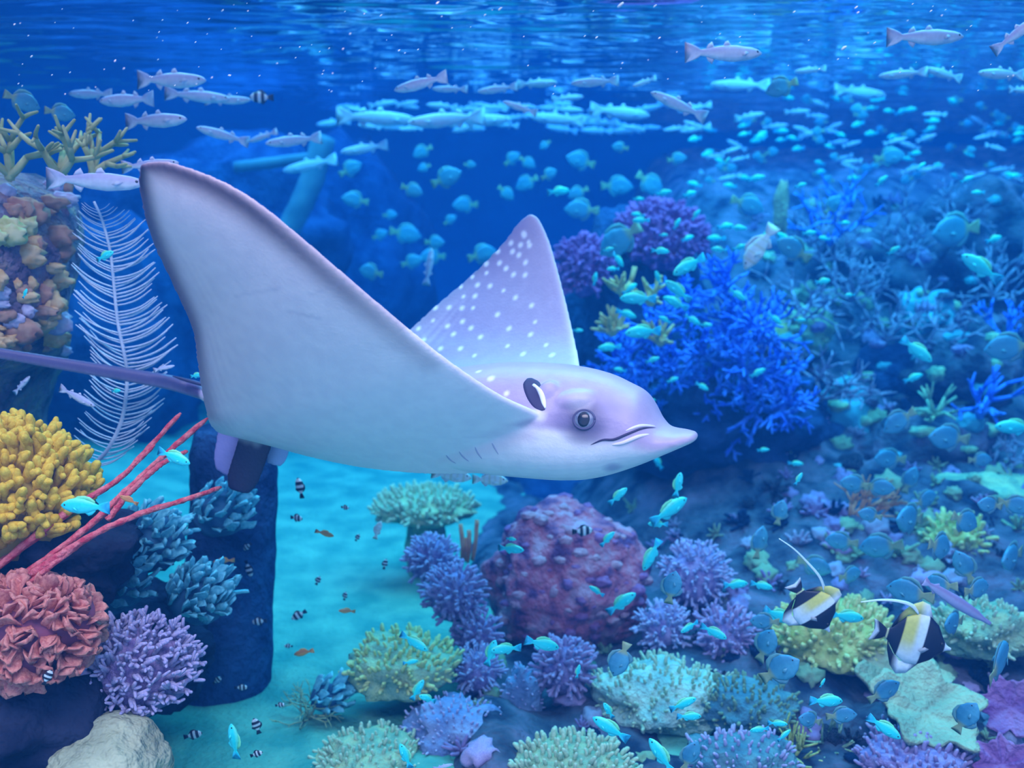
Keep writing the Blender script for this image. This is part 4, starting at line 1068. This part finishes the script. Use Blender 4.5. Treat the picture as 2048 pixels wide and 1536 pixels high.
# --- turquoise chromis: column, row, length, heading, tilt
CH = [(1471, 1169, 55, 1, 0), (1523, 1171, 50, 1, -14), (1556, 1231, 76, 1, -26), (1693, 1233, 78, 1, -10), (1427, 1264, 58, 1, -22), (1379, 1254, 42, -1, -20), (1366, 1408, 62, 1, 22), (1378, 1433, 56, 1, -6), (1652, 1402, 80, 1, -8), (1519, 1459, 42, -1, -10),
      (1555, 1447, 42, 1, 0), (1568, 1471, 36, 1, 35), (1768, 1455, 78, 1, -30), (1645, 1366, 22, 1, 60), (1022, 1098, 54, 1, 2), (1022, 1078, 22, 1, 0), (1215, 1078, 42, 1, 48), (1243, 1206, 74, 1, 38), (1193, 1182, 34, -1, 25), (1303, 1110, 72, -1, -62), (1338, 1021, 88, 1, 26), (1316, 1048, 42, -1, 0),
      (828, 1284, 66, 1, -26), (982, 1306, 62, 1, 72), (1012, 1298, 66, -1, 2), (1084, 1288, 78, 1, -20), (821, 1324, 32, 1, 0), (835, 1380, 52, 1, 60), (855, 1397, 40, -1, 30), (1217, 1421, 42, -1, 60), (1221, 1457, 86, -1, 28), (1323, 1512, 82, -1, 52), (811, 1512, 62, -1, 70), (1156, 1343, 30, 1, 78),
      (103, 1209, 88, 1, 86), (468, 1483, 78, -1, 84), (210, 512, 44, 1, 22), (50, 587, 22, 1, 60), (393, 751, 30, 1, 10), (232, 782, 24, 1, 10), (348, 914, 74, 1, -18), (171, 1013, 106, -1, 2),
      (1378, 531, 74, -1, -26), (1356, 582, 66, -1, 38), (1645, 563, 36, 1, 6), (1550, 638, 34, 1, -36), (1962, 536, 92, -1, 34), (1833, 700, 68, 1, -36), (1826, 756, 42, 1, 22), (2032, 855, 90, -1, 4), (1591, 927, 30, 1, 0), (1597, 958, 30, 1, 60), (1526, 900, 24, 1, 10), (1404, 773, 32, 1, -30), (1515, 746, 36, 1, 30),
      (1474, 589, 40, 1, -35), (1276, 597, 72, -1, 0), (1351, 606, 52, -1, 24), (1286, 664, 76, -1, -2), (1219, 695, 48, -1, -5), (1156, 661, 22, 1, 0), (1236, 519, 34, 1, -48), (1252, 628, 44, 1, -18), (1190, 558, 28, 1, 80), (1226, 538, 26, -1, 0), (1236, 992, 50, 1, 42), (1356, 970, 54, 1, 80), (1316, 925, 36, -1, 55),
      (1512, 357, 34, 1, 12), (1601, 371, 24, 1, 20), (1379, 388, 30, 1, 14), (1842, 333, 24, 1, 40), (1763, 362, 28, 1, 45), (1688, 446, 24, 1, 0), (1618, 466, 30, 1, 4), (1450, 453, 36, 1, 8), (1476, 456, 34, 1, -4), (1375, 477, 28, 1, 18), (1432, 477, 36, -1, 0), (1438, 499, 30, -1, 6), (1392, 430, 26, 1, 55), (1649, 477, 26, -1, 10),
      (1934, 359, 26, 1, 25), (1987, 479, 40, 1, 14), (1956, 385, 24, -1, 0), (1454, 323, 20, 1, 60), (1787, 501, 26, 1, 35), (1277, 398, 22, 1, 0), (1327, 386, 30, 1, 12), (1282, 441, 34, -1, 0), (1276, 430, 26, -1, 10), (1354, 448, 26, 1, 60), (1327, 470, 18, 1, 0), (1216, 499, 24, 1, 15), (1320, 502, 38, 1, -4), (1117, 383, 46, 1, 6),
      (1385, 640, 38, 1, -32), (1259, 578, 36, 1, 30), (1316, 556, 30, -1, 70), (1330, 640, 30, -1, 30), (1480, 495, 30, 1, 20), (1412, 650, 24, 1, 0), (1570, 480, 44, -1, 34), (1534, 470, 36, 1, 30), (1305, 720, 30, 1, 20), (1240, 740, 26, -1, 10), (1345, 760, 26, 1, 20), (1300, 800, 22, 1, 0), (1600, 640, 24, 1, 0), (1700, 590, 22, -1, 0)]
labs = name_all(CH, 'turquoise chromis')
for it in CH:
    px, py, ln, dr, tl = it
    Y = depth_at(px, py, .45)
    if py < 900 and px > 1100: Y = min(Y, 3.25 if py > 480 else 3.6) - RNG.uniform(0, .35)
    if px < 420 and py < 1100: Y = 1.62 if ln > 60 else 2.05
    if ln > 60: Y = min(Y, 2.5 if py > 950 else 2.9)
    if py > 1250: Y = min(Y, 2.05)
    elif py > 950 and px > 700: Y = min(Y, 2.35)
    fish(CHROMIS, px, py, Y, ln, dr, tl, labs[id(it)], 'fish', 'turquoise chromis')
# --- mullets under the surface
MU = [(311, 241, 138, 1, 0, 2.5, 'lavender mullet above the ray wing tip, clear and heading right'), (446, 270, 92, -1, 14, 2.8, 'slim mullet heading left right of the raised wing tip'), (526, 273, 62, -1, -18, 3.2, 'small dim mullet between two mullets above the leaning post'), (588, 281, 100, -1, -8, 2.9, 'mullet heading left at the top of the leaning post'),
      (181, 188, 92, -1, 2, 2.9, 'pale mullet heading left near the surface, upper left'), (253, 200, 124, -1, 0, 2.7, 'mullet overlapping the pale mullet at the upper left'), (342, 160, 150, 1, -3, 2.6, 'long mullet just under the surface at the upper left'), (395, 192, 120, 1, -4, 2.9, 'shimmering mullet below the long surface mullet'), (455, 200, 90, 1, 0, 3.1, 'bright aqua mullet in line before the small purple fish'),
      (191, 362, 190, 1, -3, 2.15, 'largest silver mullet at the left, its head behind the raised wing tip'), (300, 330, 116, 1, 4, 2.3, 'mullet whose head peeks out above the raised wing tip'),
      (841, 167, 108, -1, -10, 2.7, 'lavender mullet with upturned tail in the top centre left'), (900, 178, 68, -1, 0, 3.2, 'small mullet right of the lavender mullet with upturned tail'), (995, 178, 78, -1, -8, 3.2, 'pale mullet under the surface in the top centre'), (1074, 167, 76, 1, 0, 3.6, 'dim aqua mullet right of the pale top centre mullet'), (1040, 215, 70, -1, 18, 3.1, 'mullet sloping down to the right in the top centre'),
      (893, 239, 150, -1, -6, 3.7, 'large dim aqua mullet left of the sloping mullet'), (753, 236, 150, 1, -2, 4.0, 'large dim blue mullet above the far background'), (729, 297, 88, -1, -10, 4.0, 'dim blue mullet alone below the surface shoal'), (1190, 164, 94, -1, -4, 3.0, 'mullet heading left, right of the top centre'), (1289, 164, 50, -1, -20, 3.2, 'small blurred mullet beside the downward curving mullet'),
      (1357, 210, 118, -1, 24, 2.8, 'mullet curving downward to the right under the surface'), (1447, 106, 158, 1, 2, 2.4, 'pink lavender mullet close to the surface above the curving mullet'), (1850, 74, 158, 1, 2, 2.4, 'big pink lavender mullet near the top right'), (2035, 66, 110, 1, 38, 2.3, 'mullet rising steeply at the top right edge'),
      (1621, 140, 60, -1, -6, 3.4, 'small aqua mullet right of the dark purple fish'), (1806, 148, 86, -1, -4, 3.1, 'aqua mullet at the upper right, left one of three'), (1888, 148, 84, -1, 10, 3.2, 'lavender mullet in the middle of three at the upper right'), (2004, 148, 104, -1, 0, 2.9, 'aqua mullet at the upper right, right one of three'), (2042, 180, 60, 1, 0, 3.2, 'half hidden mullet at the upper right edge'),
      (960, 240, 120, 1, 0, 4.2, 'dim aqua mullet at the lower edge of the surface shoal'), (1115, 238, 110, -1, 4, 4.3, 'dim aqua mullet below the surface shoal, right of the centre'), (1240, 225, 120, 1, -4, 4.2, 'dim blue mullet in the hazy shoal left of the curving mullet'), (1480, 170, 110, -1, 2, 4.4, 'dim blue mullet left of the dark purple fish'), (1500, 232, 60, 1, 10, 4.4, 'little dim mullet under the dark purple fish'), (1720, 185, 110, 1, -4, 4.5, 'dim blue mullet in the hazy right hand shoal'), (1135, 196, 60, 1, 2, 4.0, 'short dim mullet under the top centre shoal'), (620, 330, 110, -1, -12, 4.4, 'dim mullet crossing the leaning post')]
for px, py, ln, dr, tl, Y, lab in MU:
    zmax = SURF_Z - .10
    while at(px, py, Y).z > zmax and Y > 1.2: Y -= .05
    fish(MULLET, px, py, Y, ln, dr, tl, lab, 'fish', 'mullets under the surface')
fish(DAMSEL, 523, 195, 3.0, 46, -1, 0, 'small dark purple fish at the end of the aqua mullet row', 'fish')
fish(ROUND, 44, 202, 2.5, 52, 1, -20, 'round pale fish at the upper left edge', 'fish', yaw=40); fish(ROUND, 120, 226, 2.6, 44, 1, -8, 'small round pale fish above the olive antler coral', 'fish', yaw=40)
fish(ROUND, 1563, 174, 3.0, 66, -1, -20, 'dark purple fish with raised tail under the surface', 'fish')
# --- pale fish
for px, py, ln, dr, tl, Y, lab in [(903, 951, 84, 1, -8, 2.45, 'pale silvery fish under the ray belly, left of the pair'), (980, 960, 74, 1, -2, 2.45, 'pale silvery fish under the ray belly, right of the pair'), (1519, 495, 100, -1, -58, 3.0, 'lavender fish hanging head down above the cobalt thicket'), (154, 794, 84, 1, -24, 2.1, 'pale slim fish in front of the feather coral base'),
                                   (44, 770, 54, 1, 42, 2.2, 'pale slim fish in the dark recess of the left pillar'), (328, 736, 44, 1, 12, 2.15, 'pale fish at the right side of the feather coral above the tail'), (756, 1060, 40, 1, 70, 2.5, 'pale pink fish hanging over the open sand'), (858, 534, 74, 1, 80, 3.4, 'pale upright fish between the two wings of the ray'), (886, 1533, 44, 1, 10, 1.9, 'cream coloured fish cut off by the bottom edge')]:
    fish(BREAM if ln > 60 and py > 900 or 'lavender' in lab or 'pink' in lab else MULLET, px, py, Y, ln, dr, tl, lab, 'fish', yaw=RNG.uniform(-15, 15))
# --- orange fish and striped damsels over the sand
for i, (px, py, ln, dr, tl, lab) in enumerate([(448, 1122, 42, -1, 0, 'small orange fish in front of the dark rock block'), (608, 1305, 48, -1, -18, 'small orange fish above the aqua leaf coral on the sand'), (694, 1222, 34, -1, 12, 'small orange fish at the right side of the open sand'), (649, 1067, 40, 1, -20, 'dim orange fish over the far sand'), (258, 1000, 40, -1, 30, 'small orange-tailed fish among the red whips'), (735, 932, 24, 1, -12, 'tiny orange fish under the middle of the ray')]):
    fish(ANTHIAS, px, py, min(2.3, depth_at(px, py, .3)) if i != 4 else 1.7, ln, dr, tl, lab, 'fish', 'small orange fish')
DA = [(455, 1050, 36, -1, 0), (497, 1137, 34, 1, -70), (519, 1243, 34, -1, -10), (598, 1230, 36, -1, -30), (95, 1355, 34, 1, 60), (386, 1470, 40, 1, 10), (513, 1452, 38, -1, 75), (513, 1508, 30, 1, 20), (593, 1036, 28, 1, 0), (482, 1375, 28, 1, 0), (434, 1361, 26, 1, 40), (636, 1161, 22, 1, 65), (690, 1192, 20, 1, 75), (600, 976, 40, -1, 78), (495, 1093, 24, -1, -40), (468, 1219, 20, 1, 30), (560, 1410, 22, 1, 10), (770, 1128, 22, 1, 75), (715, 1075, 18, 1, 60), (418, 1295, 18, 1, 45), (577, 1292, 18, -1, 10), (690, 1015, 18, 1, 0), (1165, 1062, 44, 1, 2)]
labs = name_all(DA, 'small dark striped damselfish')
for it in DA:
    px, py, ln, dr, tl = it
    fish(DAMSEL, px, py, min(2.45, depth_at(px, py, .25)) if px > 120 else 1.62, ln, dr, tl, labs[id(it)], 'fish', 'dark striped damselfish')
# --- slate blue round fish: the hazy shoals
RO = [(710, 400, 46), (824, 380, 40), (893, 356, 56), (930, 410, 44), (811, 468, 56), (869, 485, 36), (1024, 318, 32), (1055, 325, 32), (1053, 366, 42), (1012, 386, 34), (1161, 322, 52), (1098, 349, 30), (1156, 386, 38), (1163, 420, 60), (1234, 373, 56), (1300, 369, 58), (865, 513, 44), (964, 509, 50), (1354, 318, 34), (848, 335, 24), (845, 303, 36), (701, 338, 40), (742, 544, 44), (824, 524, 40), (780, 430, 26), (900, 440, 26), (1090, 290, 22), (760, 470, 30), (940, 330, 22), (1240, 295, 28)]
PLACES = [(740, 380, 'above the front edge of the near wing'), (800, 500, 'in the deep blue between the two ray wings'), (950, 470, 'just left of the far wing'), (1000, 340, 'left above the far wing tip'), (1150, 360, 'right above the far wing tip'), (1290, 350, 'above the larger magenta soft coral')]
labs = name_all([it for it in RO], 'dim slate blue fish'); PLACES = PL0
for it in RO:
    fish(ROUND, it[0], it[1], RNG.uniform(4.0, 4.9), it[2] * 1.15, RNG.choice((1, -1)), RNG.uniform(-40, 40), labs[id(it)], 'fish', 'slate blue fish in the deep blue background')
RB_ = [(1240, 480, 92, -1, -35, 3.4, 'large rounded fish with yellow edge before the magenta soft coral'), (1912, 461, 108, -1, -8, 3.5, 'large dim round fish at the upper right over the reef'), (1495, 410, 70, 1, -20, 3.7, 'dim blue round fish left of the brown sponge column'), (1587, 499, 76, -1, 30, 3.2, 'round blue fish right of the lavender hanging fish'), (1779, 314, 60, 1, 10, 4.0, 'dim round fish above the mauve twigs'),
       (2018, 695, 96, -1, -8, 3.0, 'large pale round fish at the right edge'), (1799, 842, 78, -1, -35, 2.9, 'blue round fish with yellow tail below the dark hollow'), (1898, 876, 92, -1, 6, 2.9, 'round blue fish right of the one with the yellow tail'), (1780, 918, 70, -1, 4, 3.0, 'round blue fish above the orange-red fan'), (1820, 960, 60, 1, 70, 3.0, 'slim blue fish standing on end above the shoal'), (1665, 410, 46, 1, 50, 3.8, 'dim round fish beside the upright cobalt coral')]
for px, py, ln, dr, tl, Y, lab in RB_: fish(ROUND, px, py, Y, ln, dr, tl, lab, 'fish', 'slate blue reef fish')
SH = [(1820, 1038, 84, -1, 10), (1878, 1093, 76, 1, -20), (1762, 1093, 80, -1, -14), (1683, 1083, 62, -1, 0), (1628, 1131, 70, 1, -14), (1929, 1042, 76, 1, -24), (2025, 1113, 78, -1, 0), (1929, 1134, 66, -1, 60), (1953, 1178, 70, 1, 0), (1820, 1185, 76, -1, 0), (1997, 1325, 86, 1, 20), (1768, 1383, 78, 1, 32), (1683, 1431, 66, 1, 8), (1560, 1339, 86, 1, 40), (1529, 1243, 62, -1, 0), (1532, 1291, 66, 1, 70), (1932, 1435, 70, 1, 65), (1908, 1245, 66, -1, 8),
      (1519, 1085, 66, 1, 78), (1560, 1025, 56, 1, 80), (1710, 968, 64, -1, 10), (1758, 975, 60, 1, 0), (1344, 1175, 74, 1, 80), (1241, 1319, 82, -1, -70), (1620, 1440, 60, -1, 20), (1380, 1512, 74, 1, 66), (1850, 1000, 60, 1, 15), (1980, 1010, 60, -1, 10), (1700, 1150, 56, 1, 5), (1880, 1170, 52, -1, -10), (1960, 920, 52, 1, 0), (2030, 1010, 66, 1, -10), (1740, 1030, 52, -1, 12)]
SP_ = [(1590, 1060, 'above the round olive boulder'), (1720, 1060, 'around the orange-red fans'), (1830, 1130, 'left of the trumpet fish'), (1960, 1060, 'at the right edge above the trumpet fish'), (1980, 1230, 'right of the trumpet fish'), (1560, 1290, 'below the left banner fish'), (1720, 1410, 'under the yellow-green knobby coral'), (1960, 1400, 'near the pink leaf corals'), (1290, 1240, 'beside the purple mound on its right'), (1380, 1510, 'at the bottom edge'), (1720, 970, 'above the orange-red fans')]
PLACES = SP_
labs = name_all(SH, 'slate blue rounded fish'); PLACES = PL0
for it in SH:
    px, py, ln, dr, tl = it
    Y = RNG.uniform(2.25, 2.6) if py > 1000 else RNG.uniform(2.6, 2.9)
    if py > 1300: Y = RNG.uniform(1.85, 2.0)
    elif py > 1150: Y = RNG.uniform(2.0, 2.2)
    fish(ROUND, px, py, Y, ln, dr, tl, labs[id(it)], 'fish', 'slate blue shoal over the right hand reef', yaw=RNG.uniform(-50, 50))
# far shoal in the haze
for i in range(130):
    px = RNG.uniform(1380, 2050); py = RNG.uniform(195, 360) + (40 if px < 1560 else 0)
    k = RNG.choice((MULLET, ROUND, CHROMIS))
    fish(k, px, py, RNG.uniform(4.3, 5.6), RNG.uniform(22, 29.5) * (1.6 if k is MULLET else 1), RNG.choice((1, -1, -1)), RNG.uniform(-18, 24), {MULLET: 'small slim fish of the hazy blue shoal at the upper right', ROUND: 'small round fish of the hazy blue shoal at the upper right', CHROMIS: 'small aqua fish of the hazy shoal at the upper right'}[k], 'fish', {MULLET: 'slim fish of the far shoal', ROUND: 'round fish of the far shoal', CHROMIS: 'aqua fish of the far shoal'}[k])
for i in range(46):
    px = RNG.uniform(640, 1400); py = RNG.uniform(205, 262)
    fish(MULLET, px, py, RNG.uniform(4.4, 5.6), RNG.uniform(40, 70), RNG.choice((1, -1)), RNG.uniform(-12, 12), 'faint slim fish of the hazy band under the surface', 'fish', 'faint fish under the surface')
# trumpet fish
fish(TRUMPET, 1915, 1205, 1.95, 190, 1, -33, 'long mauve trumpet fish slanting downward at the right', 'fish', yaw=8)

# --- the two banner fish (black, white and yellow bands with a trailing fin)
BK, WH, YE = (.010, .010, .030), (.80, .86, .92), (.74, .66, .16)
def idol_col(t, zz):
    if t < .10: return (.70, .76, .84)
    if t < .36: return BK
    if t < .62: return mixc(WH, YE, smooth(.42, .52, t) * smooth(-.25, .05, zz))
    if t < .80: return BK
    if t < .86: return (.72, .72, .40)
    return BK
def cf(t, v, f, z): return idol_col(t, z) if not f else (BK if f < .8 else (.7, .76, .86))
bod = fish_body([(0, .012), (.06, .03), (.12, .10), (.22, .26), (.36, .36), (.5, .36), (.64, .27), (.76, .10), (.82, .06), (1, .05)], [(0, -.02), (.06, -.035), (.12, -.09), (.22, -.22), (.36, -.32), (.5, -.33), (.64, -.25), (.76, -.10), (.82, -.055), (1, -.05)],
                [(0, .012), (.1, .04), (.3, .075), (.5, .07), (.7, .03), (.82, .014)], (.82, .055, .15, .45), cf, 16, 46)
def idol(px, py, Y, ln, dr, tilt, label, fil):
    L_ = sz(ln, Y)
    M = Matrix.Translation(at(px, py, Y)) @ Matrix.Rotation(math.radians(-8), 4, 'Z') @ Matrix.Rotation(math.radians(-tilt), 4, 'Y') @ Matrix.Scale(L_, 4)
    o = put('banner_fish', idol_me, sk, None, M); tag(o, label, 'fish', 'banner fish')
    for pn, me in idol_parts: put(pn, me, sk, o)
    # trailing dorsal filament
    Mi = M.inverted(); C = [Mi @ at(*q) for q in fil]; P = curve(C, 24); mb = MB()
    mb.tube(P, [lerp(.040, .008, (i / 23) ** .7) for i in range(24)], 8, (.72, .82, .84), flat=.3); mb.build('trailing_fin', sk, o)
idol_me = bod.mesh('banner_fish')
df = fin([(.20, .30), (.10, .50), (.0, .52), (-.12, .44), (-.22, .28), (-.27, .12)], [(.20, .24), (.10, .34), (.0, .35), (-.12, .30), (-.22, .15), (-.27, .08)], .008)
df.c = [idol_col(.5 - p[0], p[2]) for p in df.v]
af = fin([(.18, -.28), (.06, -.46), (-.06, -.50), (-.16, -.40), (-.24, -.22), (-.27, -.10)], [(.18, -.24), (.06, -.32), (-.06, -.32), (-.16, -.24), (-.24, -.14), (-.27, -.07)], .008)
af.c = [idol_col(.5 - p[0], p[2]) for p in af.v]
idol_parts = [('dorsal_fin', df.mesh('dorsal_fin')), ('anal_fin', af.mesh('anal_fin')), ('pectoral_fin', pect(.22, .07, -.05, .14, .08, -1, (.5, .5, .55)).mesh('pectoral_fin'))]
for s in (-1, 1):
    b = MB(); b.ball((.36, s * .05, .05), .022, 8, 6, (.02, .02, .03), (1, .5, 1)); idol_parts.append(('eye', b.mesh('eye')))
idol(1622, 1214, 1.98, 134, 1, -52, 'black white and yellow banner fish with upright trailing fin, left one', [(1652, 1188, 1.98), (1640, 1155, 1.975), (1615, 1125, 1.97), (1588, 1098, 1.965), (1558, 1077, 1.96)])
idol(1822, 1278, 1.92, 168, 1, -12, 'black white and yellow banner fish, right one nearest the trumpet fish', [(1838, 1225, 1.92), (1822, 1210, 1.915), (1795, 1202, 1.91), (1760, 1200, 1.905), (1722, 1204, 1.90)])

# --- drifting flakes and bubbles near the surface
m_flake = mat('white_flake', (.92, .94, .98), rough=.4)
fl_me = []
for k in range(3):
    me = lump((0, 0, 0), (1, .5, .45), 300 + k, .4, 1.5, 2).mesh('drifting_flake'); me.materials.append(m_flake); fl_me.append(me)
big = [(1241, 10, 9), (1000, 18, 6), (1688, 96, 8), (1440, 68, 3), (1712, 15, 5), (1716, 25, 4), (445, 21, 4), (798, 101, 3), (836, 99, 3), (762, 31, 4), (1193, 75, 4), (1319, 76, 4), (1310, 12, 5), (875, 6, 5), (970, 30, 4), (1749, 86, 4), (1588, 24, 4), (1862, 22, 4), (658, 97, 3), (686, 98, 3), (325, 40, 3), (375, 46, 3), (230, 122, 3), (316, 119, 3), (63, 113, 4), (140, 145, 3), (104, 150, 3)]
for i in range(110): big.append((RNG.uniform(20, 2030), RNG.uniform(4, 190) ** 1.0, RNG.uniform(1.6, 3.2)))
for i, (px, py, r) in enumerate(big):
    Y = RNG.uniform(1.5, 2.4)
    while at(px, py, Y).z > SURF_Z - .06: Y -= .05
    o = put('drifting_flake', fl_me[i % 3], None, None, Matrix.Translation(at(px, py, Y)) @ Matrix.Rotation(math.radians(-35), 4, 'Y') @ Matrix.Scale(sz(r * .8, Y), 4))
    if i == 0: tag(o, 'largest bright white flake at the top edge right of centre', 'flake', 'drifting white flakes')
    elif i == 2: tag(o, 'bright cream flake hanging at the upper right between mullets', 'flake', 'drifting white flakes')
    else: tag(o, 'tiny white flake drifting just below the water surface', 'flake', 'drifting white flakes')
